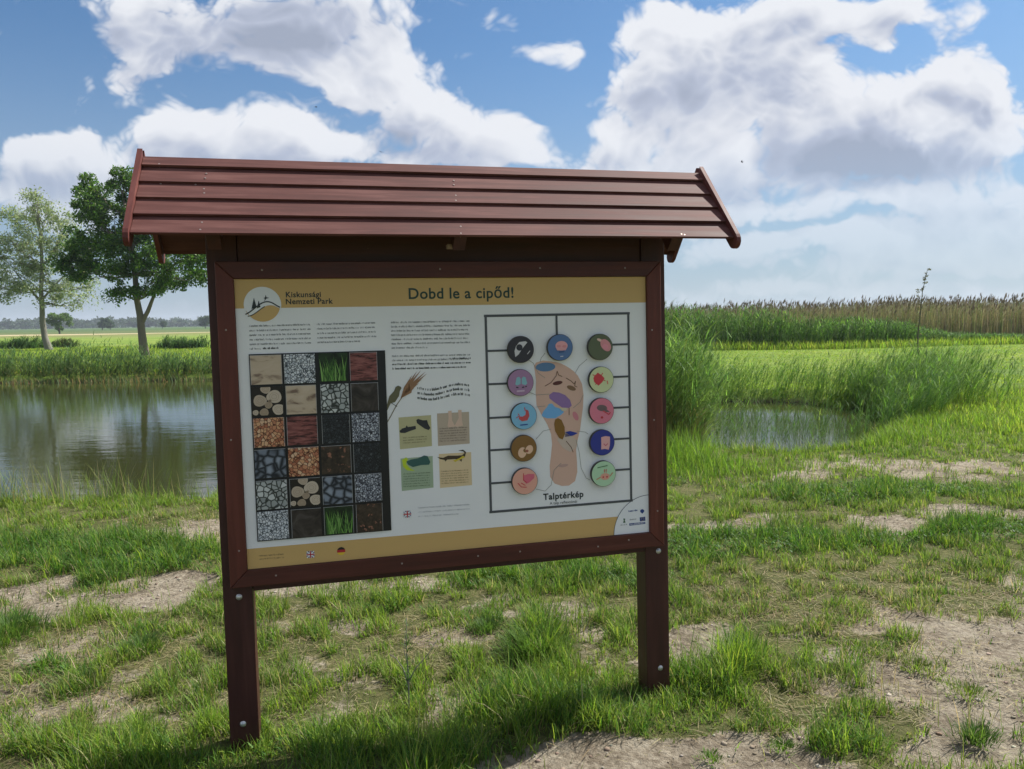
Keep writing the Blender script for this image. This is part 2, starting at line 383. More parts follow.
# ------------------------------------------------------------------ blades
def blades(B, L, phi, th0, th1, w, col, K=2, taper=.7, colt=None):
    """thin curved leaves. B (N,3) root, L length, phi azimuth of the bend, th0/th1 angle from the vertical at root/tip"""
    N_ = len(B); P_ = np.array(B, float); side = np.stack([-np.sin(phi), np.cos(phi), np.zeros(N_)], -1)
    hd = np.stack([np.cos(phi), np.sin(phi), np.zeros(N_)], -1)
    V = np.empty((N_, 2 * K + 1, 3)); C = np.empty((N_, 2 * K + 1, 3))
    for k in range(K + 1):
        t = k / K
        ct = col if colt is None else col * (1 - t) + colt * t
        if k < K:
            ww = (w * (1 - t) ** taper * .5)[:, None]
            V[:, 2 * k] = P_ - side * ww; V[:, 2 * k + 1] = P_ + side * ww
            C[:, 2 * k] = ct; C[:, 2 * k + 1] = ct
            th = th0 + (th1 - th0) * ((k + .5) / K)
            P_ = P_ + (L / K)[:, None] * (hd * np.sin(th)[:, None] + np.array([0, 0, 1.]) * np.cos(th)[:, None])
        else:
            V[:, 2 * K] = P_; C[:, 2 * K] = ct
    o = (np.arange(N_) * (2 * K + 1))[:, None]
    qs = [np.concatenate([o + 2 * k, o + 2 * k + 1, o + 2 * k + 3, o + 2 * k + 2], 1) for k in range(K - 1)]
    q_ = np.concatenate(qs) if qs else np.zeros((0, 4), int)
    t_ = np.concatenate([o + 2 * K - 2, o + 2 * K - 1, o + 2 * K], 1)
    return V.reshape(-1, 3), q_, t_, C.reshape(-1, 3)
class Pile:
    def __init__(s): s.V = []; s.Q = []; s.T = []; s.C = []; s.n = 0
    def add(s, V, Q, T, C):
        s.V.append(V); s.C.append(C); s.Q.append(np.asarray(Q).reshape(-1, 4) + s.n); s.T.append(np.asarray(T).reshape(-1, 3) + s.n); s.n += len(V)
    def mesh(s, name): return fast_mesh(name, np.concatenate(s.V), np.concatenate(s.Q), np.concatenate(s.T), col=np.concatenate(s.C))
def U(a, b, n): return rng.uniform(a, b, n)

def leaf_material(name, trans=.35, rough=.5, spec=.35):
    m, N, bs = mat(name); at = N.attr('col')
    N.link(at, bs.inputs['Base Color']); bs.inputs['Roughness'].default_value = rough; bs.inputs['Specular IOR Level'].default_value = spec
    tr = N.n.new('ShaderNodeBsdfTranslucent'); N.link(N.v('MULTIPLY', at, (1.18, 1.25, .75)), tr.inputs[0])
    mx = N.n.new('ShaderNodeMixShader'); mx.inputs[0].default_value = trans
    N.link(bs.outputs[0], mx.inputs[1]); N.link(tr.outputs[0], mx.inputs[2])
    N.link(mx.outputs[0], N.n['Material Output'].inputs[0]); return m
m_grass = leaf_material('grass', .46, .55, .22)
m_reed = leaf_material('reed', .46, .6, .2)
m_leaf = leaf_material('leaves', .45, .5, .3)
m_straw = leaf_material('dry_reed', .25, .7, .2)

def pal(n, cols, jit=.30):
    cols = np.array(cols); c = cols[rng.integers(0, len(cols), n)]
    return np.clip(c * U(1 - jit, 1 + jit, n)[:, None] * (1 + rng.normal(0, .05, (n, 3))), 0.004, 1)

GB = np.array([1.36, 1.38, 1.0])
LIGHT = [(.15, .22, .035), (.12, .19, .03), (.19, .24, .05), (.10, .165, .028)]
DARK = [(.045, .105, .022), (.06, .13, .03), (.075, .145, .028), (.04, .09, .025)]
MIXC = [(.11, .165, .035), (.085, .14, .035), (.15, .185, .055), (.12, .15, .055)]
LIGHT, DARK, MIXC = [[tuple(np.array(c) * GB) for c in s_] for s_ in (LIGHT, DARK, MIXC)]
STRAW = [(.36, .30, .17), (.30, .25, .14), (.42, .36, .22), (.24, .20, .11)]
def pick(wts, sets, n):
    """per-blade colour: wts (k,N) weights of each palette"""
    w = np.array(wts); w = w / w.sum(0); c = np.cumsum(w, 0); r = rng.random(n)
    out = np.zeros((n, 3))
    idx = (r[None] > c).sum(0)
    for i, s in enumerate(sets):
        m = idx == i
        if m.any(): out[m] = pal(m.sum(), s)
    return out

def scatter(x0f, x1f, y0, y1, dens):
    """roots spread over a strip whose half width grows with distance"""
    ymid = U(0, 1, int(1)); n = int(dens * (y1 - y0) * .5 * ((x1f(y0) - x0f(y0)) + (x1f(y1) - x0f(y1))))
    w0, w1 = x1f(y0) - x0f(y0), x1f(y1) - x0f(y1)
    u = rng.random(n); y = y0 + (y1 - y0) * (np.sqrt(w0 * w0 + u * (w1 * w1 - w0 * w0)) - w0) / (w1 - w0 + 1e-9)
    x = x0f(y) + (x1f(y) - x0f(y)) * rng.random(n)
    return x, y
xl_ = lambda y: -.74 * y - 1.0
xr_ = lambda y: .74 * y + 1.0
gp = Pile()
zones = [(2.3, 3.4, 16000, .9), (3.4, 4.8, 11000, 1.0), (4.8, 7.0, 6500, 1.2), (7.0, 10.5, 3400, 1.55), (10.5, 16, 1300, 2.1)]
for (y0, y1, dn, ws) in zones:
    x, y = scatter(xl_, xr_, y0, y1, dn)
    d, l, dr, ta = masks(x, y)
    sd = pond_sd(x, y)
    cl = fbm(x * 9, y * 9, 101, 3)                       # clumping
    dens_ = np.clip(1.02 - d * 1.12, 0.02, 1) ** 1.3 * np.clip(.42 + (cl - .42) * 4.6 + l * .45 + ta * .3, .07, 1)
    dens_ = np.maximum(dens_, .0)
    # sparse little tufts stand on the bare soil too
    tuft = sstep(vnoise(x * 4.3, y * 4.3, 133), .80, .92) * (d > .4) * .6
    dens_ = np.maximum(dens_, tuft)
    k_ = (rng.random(len(x)) < dens_) & (sd < .12)
    x, y, d, l, dr, ta, sd, cl = [a[k_] for a in (x, y, d, l, dr, ta, sd, cl)]
    n = len(x)
    shore = sstep(sd, -.9, -.1)
    Lh = (.020 + .036 * l + .085 * sstep(cl, .40, .72) + .09 * ta + (.07 - .045 * (x < 0)) * shore + .04 * sstep(y, 8.5, 11)) * U(.5, 1.45, n) * (1 - .35 * np.clip(dr, 0, 1))
    pd = np.minimum(np.hypot(x + 1.03, (y - 2.65) * 1.0), np.hypot(x - .63, y - 3.08))
    Lh *= (1 - .62 * (1 - sstep(pd, .12, .42))) * (1 - .22 * (y < 3.2))
    Lh *= np.where(rng.random(n) < .03, 1.6, 1.0)
    meadow = sstep(y, 5.8, 8.5)
    big_p = fbm(x * 1.7, y * 1.7, 141, 3)
    wt = [.28 + .9 * meadow + .9 * ta + sstep(big_p, .5, .65), .25 + 2.6 * l * (1 - .65 * ta), .75 + .4 * dr, .10 + .9 * np.clip(dr - .2, 0, 1) * (1 - .8 * l) + .25 * d]
    c = pick(wt, [LIGHT, DARK, MIXC, STRAW], n)
    z = height(x, y) - .006
    lean = U(.05, .75, n); 
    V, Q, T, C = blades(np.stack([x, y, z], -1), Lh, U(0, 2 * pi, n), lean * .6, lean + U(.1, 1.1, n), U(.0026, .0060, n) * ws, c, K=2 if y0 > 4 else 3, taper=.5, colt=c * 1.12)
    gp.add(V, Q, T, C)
# straw litter lying about
for (y0, y1, dn, ws) in [(2.3, 4.5, 3200, 1.0), (4.5, 8, 1100, 1.4)]:
    x, y = scatter(xl_, xr_, y0, y1, dn); d, l, dr, ta = masks(x, y)
    k_ = (rng.random(len(x)) < np.clip(.15 + dr * .9 - l * .7, 0.0, 1) * np.clip(1.25 - d, .22, 1)) & (pond_sd(x, y) < -.4); x, y = x[k_], y[k_]; n = len(x)
    V, Q, T, C = blades(np.stack([x, y, height(x, y) + .004], -1), U(.03, .11, n), U(0, 2 * pi, n), U(1.3, 1.5, n), U(1.45, 1.75, n), U(.002, .004, n) * ws, pal(n, STRAW), K=2)
    gp.add(V, Q, T, C)
tag(obj('grass', gp.mesh('grass'), m_grass), 'patchy trampled green and straw coloured grass around the board and along the near bank', 'grass', kind='stuff')

# broad leaved clover and low weeds in the dark green bands
cp = Pile()
for (y0, y1, dn, ws) in [(2.4, 4.8, 1500, .75), (4.8, 7.5, 900, 1.0)]:
    x, y = scatter(xl_, xr_, y0, y1, dn); d, l, dr, ta = masks(x, y)
    k_ = (rng.random(len(x)) < np.clip(l * 1.1 - .25, 0, 1) * np.clip(1.1 - d * 1.6, 0, 1) * (1 - .8 * ta)) & (pond_sd(x, y) < -.5); x, y = x[k_], y[k_]; n = len(x)
    for j in range(3):
        a = U(0, 2 * pi, n)
        V, Q, T, C = blades(np.stack([x + U(-.01, .01, n), y + U(-.01, .01, n), height(x, y) + U(.005, .045, n)], -1), U(.018, .036, n), a, U(.5, 1.1, n), U(1.2, 1.7, n), U(.007, .013, n) * ws, pal(n, DARK + MIXC[:2]), K=2, taper=.25)
        cp.add(V, Q, T, C)
tag(obj('clover', cp.mesh('clover'), m_grass), 'low dark green clover and weeds in bands across the worn grass', 'ground cover', kind='stuff')

# farther meadow on the right and beyond the left pond
mp = Pile()
def far_grass(xa, xb, ya, yb, n, L0, L1, w0, w1, cols, keep=None, lean=(.1, .9)):
    x = U(xa, xb, n); y = U(ya, yb, n)
    k_ = (np.abs(x) < .78 * y + 1.5) & (pond_sd(x, y) < -.02)
    if keep is not None: k_ &= keep(x, y)
    x, y = x[k_], y[k_]; n = len(x)
    pt = fbm(x * .5, y * .5, 171, 4); c = pal(n, cols) * (.74 + .52 * pt)[:, None]
    ln = U(lean[0], lean[1], n)
    mp.add(*blades(np.stack([x, y, height(x, y) - .01], -1), U(L0, L1, n) * (.7 + .6 * pt), U(0, 2 * pi, n), ln * .5, ln + .5, U(w0, w1, n), c, K=2, colt=c * 1.1))
MEAD = [(.22, .33, .035), (.27, .37, .05), (.18, .28, .03), (.31, .34, .075)]
far_grass(-2, 13, 15, 22, 45000, .03, .07, .014, .026, MEAD)
far_grass(-2, 30, 22, 42, 60000, .03, .07, .022, .042, MEAD)
far_grass(-50, 2, 26.5, 60, 130000, .10, .2, .03, .06, MEAD)
far_grass(6.5, 13, 10, 16, 18000, .08, .2, .012, .02, MEAD)
tag(obj('meadow_grass', mp.mesh('meadow_grass'), m_grass), 'bright green short meadow grass behind the ponds', 'grass', kind='stuff')

# ------------------------------------------------------------------ reeds
def reeds(pile, x, y, z0, H, ncol, wind=0.0, windamp=.5, nleaf=7, lw=.02, ll=.45, stemw=.008, cols=None, cols2=None, lean=.12, low=.15):
    n = len(x); phi = wind + rng.normal(0, .7, n); th = np.abs(rng.normal(0, lean, n)) + windamp * .12
    c = pal(n, cols)
    base = np.stack([x, y, z0], -1)
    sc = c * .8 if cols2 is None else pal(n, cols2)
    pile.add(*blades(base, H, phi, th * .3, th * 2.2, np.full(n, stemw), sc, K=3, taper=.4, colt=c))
    K = 3
    for j in range(nleaf):
        t = (low + (1 - low) * (j + U(0, 1, n)) / nleaf)
        # position on the stem
        a = th * .3 + (th * 1.9) * t * .5
        pos = base + (H * t)[:, None] * np.stack([np.cos(phi) * np.sin(a), np.sin(phi) * np.sin(a), np.cos(a)], -1)
        ph = np.where(rng.random(n) < .35 + .5 * windamp, wind + rng.normal(0, .55, n), U(0, 2 * pi, n))
        lc = c * U(.8, 1.2, n)[:, None]
        if cols2 is not None:
            dead = (t < .35) & (rng.random(n) < .6); lc[dead] = pal(dead.sum(), cols2)
        t0 = U(.25, .6, n)
        pile.add(*blades(pos, ll * U(.6, 1.2, n) * (1 - .35 * t), ph, t0, t0 + U(.5, 1.3, n) + windamp * .3, U(.7, 1.2, n) * lw, lc, K=K, taper=.8))
BLUEG = [(.10, .18, .065), (.075, .15, .06), (.13, .21, .08), (.16, .23, .08)]
REEDG = [(.08, .17, .035), (.09, .18, .04), (.055, .12, .035), (.12, .20, .05)]
# bank of reeds on the far side of the left pond
rp = Pile()
n = 5200; x = U(-32, -1, n); y = 25.7 + U(0, 1, n) ** 1.3 * 1.9 + fbm(x * .8, x * 0, 7, 2) * .6
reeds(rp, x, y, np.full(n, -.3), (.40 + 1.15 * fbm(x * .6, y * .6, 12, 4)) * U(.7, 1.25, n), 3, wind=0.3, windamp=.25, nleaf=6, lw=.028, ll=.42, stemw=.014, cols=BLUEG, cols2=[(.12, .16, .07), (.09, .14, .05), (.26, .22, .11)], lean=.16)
n = 4500; x = U(-32, -1, n); y = 25.3 + U(0, .6, n)
rp.add(*blades(np.stack([x, y, np.full(n, -.3)], -1), U(.12, .42, n), U(0, 2 * pi, n), U(0, .4, n), U(.3, 1.4, n), U(.015, .03, n), pal(n, [(.34, .25, .13), (.12, .18, .07), (.15, .2, .08), (.10, .15, .06)]), K=2))
tag(obj('bank_reeds', rp.mesh('bank_reeds'), m_reed), 'pale green reeds along the far bank of the left pond', 'reeds', kind='stuff')
# the thick clump beside the board's right post
def clump(name, n, region, H0, H1, label, wind=0.0, windamp=.7, cols=REEDG, **kw):
    p = Pile(); x, y = region(n); n = len(x)
    H = U(H0, H1, n)
    reeds(p, x, y, np.maximum(height(x, y), -.45), H, 3, wind=wind, windamp=windamp, cols=cols, **kw)
    return tag(obj(name, p.mesh(name), m_reed), label, 'reeds', kind='stuff')
def reg_left(n):
    x = U(1.1, 3.3, n); y = U(9.0, 15.5, n)
    e = ((x - 1.8 - (y - 9) * .10) / .75) ** 2 + ((y - 12.1) / 3.3) ** 2
    k_ = e < 1; return x[k_], y[k_]
clump('reed_clump', 4000, reg_left, 1.1, 1.62, 'dense dark green reed clump at the left end of the right pond', wind=-.2, cols=[(.13, .23, .06), (.17, .28, .07), (.09, .18, .05), (.22, .32, .09)], nleaf=11, lw=.015, ll=.38, stemw=.006, cols2=[(.22, .2, .09), (.14, .17, .06)], low=.2)
def reg_mid_left(n):
    x = rng.normal(2.9, .55, n); y = rng.normal(13.6, 1.0, n); k_ = (x < 4.4) & (sdist(x, y, POND_R) < .9); return x[k_], y[k_]
clump('reed_clump', 4200, reg_mid_left, .9, 1.5, 'looser green reeds sloping down from the dense clump over the pond', wind=-.2, windamp=.9, cols=[(.14, .25, .055), (.19, .30, .065), (.11, .20, .05), (.23, .34, .08)], nleaf=9, lw=.012, ll=.36, stemw=.006, cols2=[(.20, .2, .08), (.14, .17, .06)], low=.2, lean=.2)
def reg_far(n):
    # ring along the far and right shore
    x = U(2.2, 8.6, n); y = U(11, 18.5, n); s = sdist(x, y, POND_R)
    k_ = (s < np.where(x > 5.2, .12, .35)) & (s > -.8) & ((y > 14.6) | (x > 5.9)) & (y > 11.7 + .0 * x) & (x > 3.0)
    return x[k_], y[k_]
clump('reed_fringe', 7000, reg_far, .42, .90, 'windblown bright green reeds along the far shore of the right pond', cols=[(.14, .26, .035), (.18, .30, .045), (.10, .21, .04), (.08, .17, .04)], windamp=.95, nleaf=8, lw=.012, ll=.36, stemw=.007, lean=.25)
def reg_mid(n):
    x = rng.normal(7.1, .75, n); y = rng.normal(14.4, .8, n); k_ = sdist(x, y, POND_R) < .1
    return x[k_], y[k_]
clump('reed_stand', 1300, reg_mid, .6, 1.15, 'taller leaning reeds at the right corner of the right pond', cols=[(.15, .27, .045), (.20, .32, .055), (.11, .21, .04)], windamp=1.0, nleaf=9, lw=.013, ll=.42, stemw=.008, lean=.3)
# thin stems standing in the right pond
def reg_in(n):
    x = U(2.2, 6.2, n); y = U(10.2, 14.5, n); s = sdist(x, y, POND_R); f = vnoise(x * 1.6, y * 1.6, 19)
    k_ = (s > -.1) & (f > .42) & (rng.random(n) < .8); return x[k_], y[k_]
clump('pond_stems', 1500, reg_in, .3, .85, 'sparse thin green stems standing in the right pond', windamp=.5, nleaf=4, lw=.008, ll=.28, stemw=.005)
# belt of tall reeds at the right background: dry last year's stems behind, fresh ones in front
def belt_front(x): return 38.5 + 0.8 * np.sin(x * .3) + .10 * (x - 10)
bp_ = Pile(); n = 9500; x = U(-3, 44, n); f = belt_front(x); y = f + U(0, 1, n) ** 1.2 * 3.6
gh = np.interp(x, [-3, 7, 9, 11, 14, 17, 20, 23, 27, 44], [2.1, 2.1, 2.0, 1.75, 1.5, 1.4, 1.1, .6, .3, .25])
H = gh * (.52 + .9 * fbm(x * .55, y * .45, 23, 4)) * U(.8, 1.18, n)
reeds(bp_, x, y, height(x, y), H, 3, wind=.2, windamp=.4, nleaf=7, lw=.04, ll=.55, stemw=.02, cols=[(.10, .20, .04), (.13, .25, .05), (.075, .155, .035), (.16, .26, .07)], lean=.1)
n = 9000; x = U(-3, 44, n); y = belt_front(x) - U(-.1, 1.0, n)
bp_.add(*blades(np.stack([x, y, height(x, y)], -1), U(.25, .6, n), U(0, 2 * pi, n), U(0, .4, n), U(.4, 1.3, n), U(.03, .05, n), pal(n, MEAD), K=2))
tag(obj('green_reed_belt', bp_.mesh('green_reed_belt'), m_reed), 'fresh green reeds forming the front of the tall reed belt on the right', 'reeds', kind='stuff')
dp = Pile(); n = 30000; x = U(-8, 52, n); y = belt_front(x) + 1.8 + U(0, 1, n) * 8
H = (1.86 + .62 * fbm(x * .5, y * .5, 29, 4) + .012 * (x - 10)) * U(.78, 1.06, n)
TAN = [(.38, .31, .20), (.33, .27, .17), (.46, .38, .26), (.27, .24, .14), (.26, .29, .13), (.22, .27, .10)]
cc_ = pal(n, TAN); ln = np.abs(rng.normal(0, .1, n)); ph = U(0, 2 * pi, n)
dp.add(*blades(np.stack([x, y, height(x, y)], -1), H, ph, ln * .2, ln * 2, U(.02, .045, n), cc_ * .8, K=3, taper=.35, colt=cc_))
for j in range(3):
    m_ = rng.random(n) < .8; xs, ys, hs, cs = x[m_], y[m_], H[m_] * U(.35, .9, m_.sum()), cc_[m_]; k2 = m_.sum()
    dp.add(*blades(np.stack([xs, ys, hs], -1), U(.25, .55, k2), U(-.9, .9, k2), U(.2, .6, k2), U(.6, 1.6, k2), U(.02, .04, k2), cs * U(.8, 1.25, k2)[:, None], K=2))
# plumes
m_ = rng.random(n) < .22; xs, ys, hs = x[m_], y[m_], H[m_]; k2 = m_.sum()
hs = hs * U(.97, 1.10, k2)
for j in range(5):
    dp.add(*blades(np.stack([xs + U(-.03, .03, k2), ys, hs - .2 + U(-.04, .08, k2)], -1), U(.14, .30, k2), U(-.8, .8, k2), U(0, .4, k2), U(.3, 1.2, k2), U(.03, .055, k2), pal(k2, [(.20, .15, .10), (.26, .2, .14), (.15, .12, .085)]), K=2, taper=.4))
tag(obj('dry_reed_belt', dp.mesh('dry_reed_belt'), m_straw), 'tan dry reeds with feathery heads along the right horizon', 'reeds', kind='stuff')

# ------------------------------------------------------------------ plants that stand alone
def tube(pts, radii, seg=7):
    """tapered tube through points as one smooth mesh (verts, quads)"""
    pts = [Vector(p) for p in pts]; V = []; Q = []
    for i, p in enumerate(pts):
        t = (pts[min(i + 1, len(pts) - 1)] - pts[max(i - 1, 0)]).normalized()
        a = t.orthogonal().normalized() if i == 0 else (a - t * a.dot(t)).normalized()
        b = t.cross(a)
        for k_ in range(seg):
            an = 2 * pi * k_ / seg; V.append(p + (a * cos(an) + b * sin(an)) * radii[i])
    for i in range(len(pts) - 1):
        for k_ in range(seg):
            Q.append((i * seg + k_, i * seg + (k_ + 1) % seg, (i + 1) * seg + (k_ + 1) % seg, (i + 1) * seg + k_))
    V.append(pts[-1]); tip = len(V) - 1; T = [((len(pts) - 1) * seg + k_, (len(pts) - 1) * seg + (k_ + 1) % seg, tip) for k_ in range(seg)]
    return np.array([tuple(v) for v in V]), np.array(Q), np.array(T)
def curve(a, b, sag, n=6, wob=.0):
    a, b = np.array(a, float), np.array(b, float); L = np.linalg.norm(b - a); r = []
    for i in range(n + 1):
        t = i / n; p = a + (b - a) * t; p = p + np.array([0, 0, 1]) * sag * L * 4 * t * (1 - t) * .5
        if 0 < i < n: p = p + rng.normal(0, wob * L, 3)
        r.append(p)
    return r
m_bark, N, bs = mat('bark'); P = N.coord('Object')
bn = N.noise(N.v('MULTIPLY', P, (6, 6, 1.2)), 3, 6, .65)
N.link(N.mix(.85, N.ramp(bn, [(.3, (.05, .04, .03)), (.5, (.13, .105, .08)), (.7, (.22, .19, .15))]), N.attr('col')), bs.inputs['Base Color'])
bs.inputs['Roughness'].default_value = .9; N.link(N.bump(bn, .8, .03), bs.inputs['Normal'])

def foliage(centres, radii, counts, size, cols, flat=.75, jit=.2):
    """leaf faces spread through clumps"""
    pile = Pile(); C0 = []; S0 = []
    for (c, r, n_) in zip(centres, radii, counts):
        d = rng.normal(0, 1, (n_, 3)); d /= np.linalg.norm(d, axis=1)[:, None]
        rr = rng.random(n_) ** .5
        C0.append(np.array(c) + d * (rr * r)[:, None] * np.array([1, 1, flat]))
    C0 = np.concatenate(C0); n_ = len(C0)
    u = rng.normal(0, 1, (n_, 3)); u /= np.linalg.norm(u, axis=1)[:, None]
    w = np.cross(u, rng.normal(0, 1, (n_, 3))); w /= np.linalg.norm(w, axis=1)[:, None]
    s = (size * U(.6, 1.35, n_))[:, None]
    V = np.stack([C0 - u * s, C0 - w * s * .45, C0 + u * s, C0 + w * s * .45], 1).reshape(-1, 3)
    Q = np.arange(n_ * 4).reshape(-1, 4); col = np.repeat(pal(n_, cols, jit), 4, 0)
    pile.add(V, Q, np.zeros((0, 3), int), col); return pile

def make_tree(name, label, base, blobs_px, trunk_px, depth, leaf, cols, barkc, nsub, nleaf, sub_r, limbs_from, r0, spread=.75, extra_limbs=(), density=1.0, cat='tree', group=None):
    """base: ground point; blobs (photo x, y, rx, ry) are turned into real crown lobes around the trunk"""
    root = empty(name, tuple(base)); tag(root, label, cat, group)
    def at(px, py, off=0.0):
        d = ray(px, py); t = (depth + off) / d[1]; return np.array([d[0] * t, d[1] * t, EYE + d[2] * t]) - np.array(base)
    Vp = Pile()
    tp = [at(*p) for p in trunk_px]; tp[0][2] = -.15
    rad = [r0 * (1 - .72 * i / (len(tp) - 1)) * (1.25 if i == 0 else 1) for i in range(len(tp))]
    V, Q, T = tube(tp, rad, 10); Vp.add(V, Q, T, np.tile(barkc, (len(V), 1)))
    cen, rads, cnt = [], [], []
    for (px, py, rx, ry, w) in blobs_px:
        rxm, rym = rx / FPX * depth, ry / FPX * depth
        c0 = at(px, py, rng.uniform(-.9, .9) * spread * 1.6)
        # a limb from the stem to the lobe
        i = limbs_from + int(rng.integers(0, max(1, len(tp) - limbs_from)))
        cand = [k_ for k_ in range(limbs_from, len(tp)) if tp[k_][2] < c0[2] + .2] or [limbs_from]
        s = tp[cand[min(len(cand) - 1, int(len(cand) * .7))]]
        pts = curve(s, c0, -.12, 6, .03); r1 = min(r0 * .30, .03 + .012 * np.linalg.norm(c0 - s))
        V, Q, T = tube(pts, [r1 * (1 - .8 * k_ / 6) for k_ in range(7)], 6); Vp.add(V, Q, T, np.tile(barkc, (len(V), 1)))
        for k_ in range(int(nsub * w)):
            d = rng.normal(0, 1, 3); d /= np.linalg.norm(d); q_ = c0 + d * np.array([rxm, rxm * spread, rym]) * rng.random() ** .38
            cen.append(q_); rads.append(sub_r * rng.uniform(.5, 1.45)); cnt.append(int(nleaf * rng.uniform(.5, 1.4) * density))
            if rng.random() < .5:
                s2 = np.array(pts[int(rng.integers(2, 7))]); pt = curve(s2, q_, -.1, 3, .05)
                V, Q, T = tube(pt, [.028, .018, .012, .006], 4); Vp.add(V, Q, T, np.tile(barkc, (len(V), 1)))
    for e in extra_limbs:
        pe = [at(*p) for p in e[0]]; V, Q, T = tube(pe, [e[1] * (1 - .7 * k_ / (len(pe) - 1)) for k_ in range(len(pe))], 8); Vp.add(V, Q, T, np.tile(barkc, (len(V), 1)))
    me = Vp.mesh('trunk'); me.polygons.foreach_set('use_smooth', np.ones(len(me.polygons), bool))
    obj('trunk', me, m_bark, root)
    obj('crown', foliage(cen, rads, cnt, leaf, cols).mesh('crown'), m_leaf, root)
    return root
g1 = G(145, 357); g2 = G(50, 350.5)
make_tree('broadleaf_tree', 'dark green leafy tree with forked trunk partly behind the roof', g1,
          [(92, 188, 17, 14, .9), (123, 180, 15, 13, .9), (145, 186, 17, 17, .9), (90, 215, 20, 20, 1.3), (122, 212, 26, 20, 1.4), (150, 215, 22, 22, 1.2),
           (78, 245, 18, 16, 1.1), (105, 245, 30, 22, 1.6), (135, 245, 25, 22, 1.3), (165, 235, 25, 24, 1.2), (85, 270, 22, 13, 1.), (120, 272, 22, 12, .9), (150, 262, 24, 16, 1.), (182, 258, 22, 16, .9),
           (120, 292, 16, 6, .35), (150, 284, 22, 12, .7), (175, 280, 14, 9, .5), (196, 276, 14, 9, .5), (203, 255, 12, 12, .5), (62, 262, 12, 10, .5)],
          [(145, 357), (142, 335), (140, 315), (137, 300), (135, 275), (130, 245), (126, 215), (122, 190)], g1[1], .085,
          [(.05, .11, .022), (.07, .15, .028), (.10, .19, .034), (.038, .085, .02), (.14, .23, .04)], (.17, .14, .11), 18, 135, .5, 3, .22,
          extra_limbs=[([(142, 322), (148, 311), (153, 298), (158, 283), (166, 265)], .13), ([(137, 298), (130, 292), (122, 286)], .08), ([(162, 275), (178, 262), (196, 255)], .06)])
make_tree('silvery_tree', 'pale grey green tree with thin airy crown at left', g2,
          [(22, 218, 20, 14, .8), (45, 212, 18, 13, .8), (65, 225, 16, 14, .7), (10, 240, 24, 16, 1.), (40, 240, 28, 16, 1.1), (65, 250, 20, 14, .9), (-8, 255, 20, 18, .8), (15, 268, 28, 14, 1.),
           (45, 270, 24, 12, .8), (0, 288, 20, 12, .8), (28, 287, 22, 8, .6), (62, 285, 22, 10, .7), (80, 300, 16, 10, .45), (55, 303, 14, 8, .35), (90, 285, 12, 10, .3), (-20, 280, 18, 16, .6), (35, 198, 10, 5, .3)],
          [(50, 350), (45, 338), (42.5, 322), (42, 305), (41, 290), (42, 265), (41, 240), (38, 215)], g2[1], .085,
          [(.25, .30, .17), (.31, .35, .23), (.17, .23, .12), (.38, .41, .30)], (.20, .19, .16), 24, 78, .6, 3, .23,
          extra_limbs=[([(42, 303), (35, 295), (25, 284), (14, 270)], .1), ([(42, 300), (52, 288), (64, 276)], .09)])

# smaller trees farther off
def far_tree(name, label, px, pyb, w, h, dist, cols, n=900, trunk=True):
    b = G(px, 340); d = ray(px, 340); k_ = dist / d[1]; b = np.array([d[0] * k_, dist, 0]); b[2] = float(height(b[0:1], b[1:2])[0])
    root = empty(name, tuple(b)); tag(root, label, 'tree', 'small trees far across the field')
    V, Q, T = tube([(0, 0, -.5), (0, 0, h * .3), (w * .03, 0, h * .7)], [h * .04, h * .03, h * .01], 7)
    pl = Pile(); pl.add(V, Q, T, np.tile((.12, .1, .08), (len(V), 1))); obj('trunk', pl.mesh('trunk'), m_bark, root)
    cen = [np.array([rng.uniform(-.36, .36) * w, rng.uniform(-.3, .3) * w, h * (.22 + .6 * rng.random())]) for _ in range(26)]
    cen = [c for c in cen if (c[0] / (w * .5)) ** 2 + ((c[2] - h * .5) / (h * .5)) ** 2 < .75]
    obj('crown', foliage(cen, [h * .17] * len(cen), [n // 12] * len(cen), h * .045, cols).mesh('crown'), m_leaf, root)
FT = [(.045, .085, .03), (.06, .105, .035), (.035, .065, .028)]
far_tree('distant_tree', 'dark round tree rising above the far treeline between the two near trees', 103, 0, 7.5, 6.6, 380, FT, 1500)
far_tree('distant_tree', 'small light green tree just right of the silvery tree trunk', 60, 0, 7.2, 5.6, 190, [(.10, .17, .05), (.13, .2, .06)], 1400)
far_tree('distant_tree', 'smaller dark round tree close beside the larger round one', 111, 0, 5.0, 5.4, 385, FT, 1200)
far_tree('distant_tree', 'dark tree of the far treeline beside the left post', 206, 0, 7, 7.4, 400, FT, 1200)
far_tree('distant_tree', 'little dark tree right of the forked trunk', 163, 0, 5, 4.8, 420, FT, 1000)
# the far wood
wp = []
cen, rads, cnt = [], [], []
for i in range(900):
    t = rng.uniform(-1.05, 1.5); dd_ = rng.uniform(760, 1000); x = t * dd_ * .9; s = rng.uniform(.7, 1.15)
    hh = (8.5 + 5.5 * float(fbm(np.array([x * .012]), np.array([0.0]), 55, 3)[0])) * s
    for j in range(5):
        cen.append(np.array([x + rng.uniform(-12, 12), dd_ + rng.uniform(-6, 6), hh * rng.uniform(.12, .78)])); rads.append(hh * .34); cnt.append(34)
tag(obj('far_wood', foliage(cen, rads, cnt, 1.5, [(.045, .075, .035), (.06, .095, .04), (.035, .06, .03)]).mesh('far_wood'), m_leaf), 'low dark wood along the left horizon', 'wood', kind='stuff')

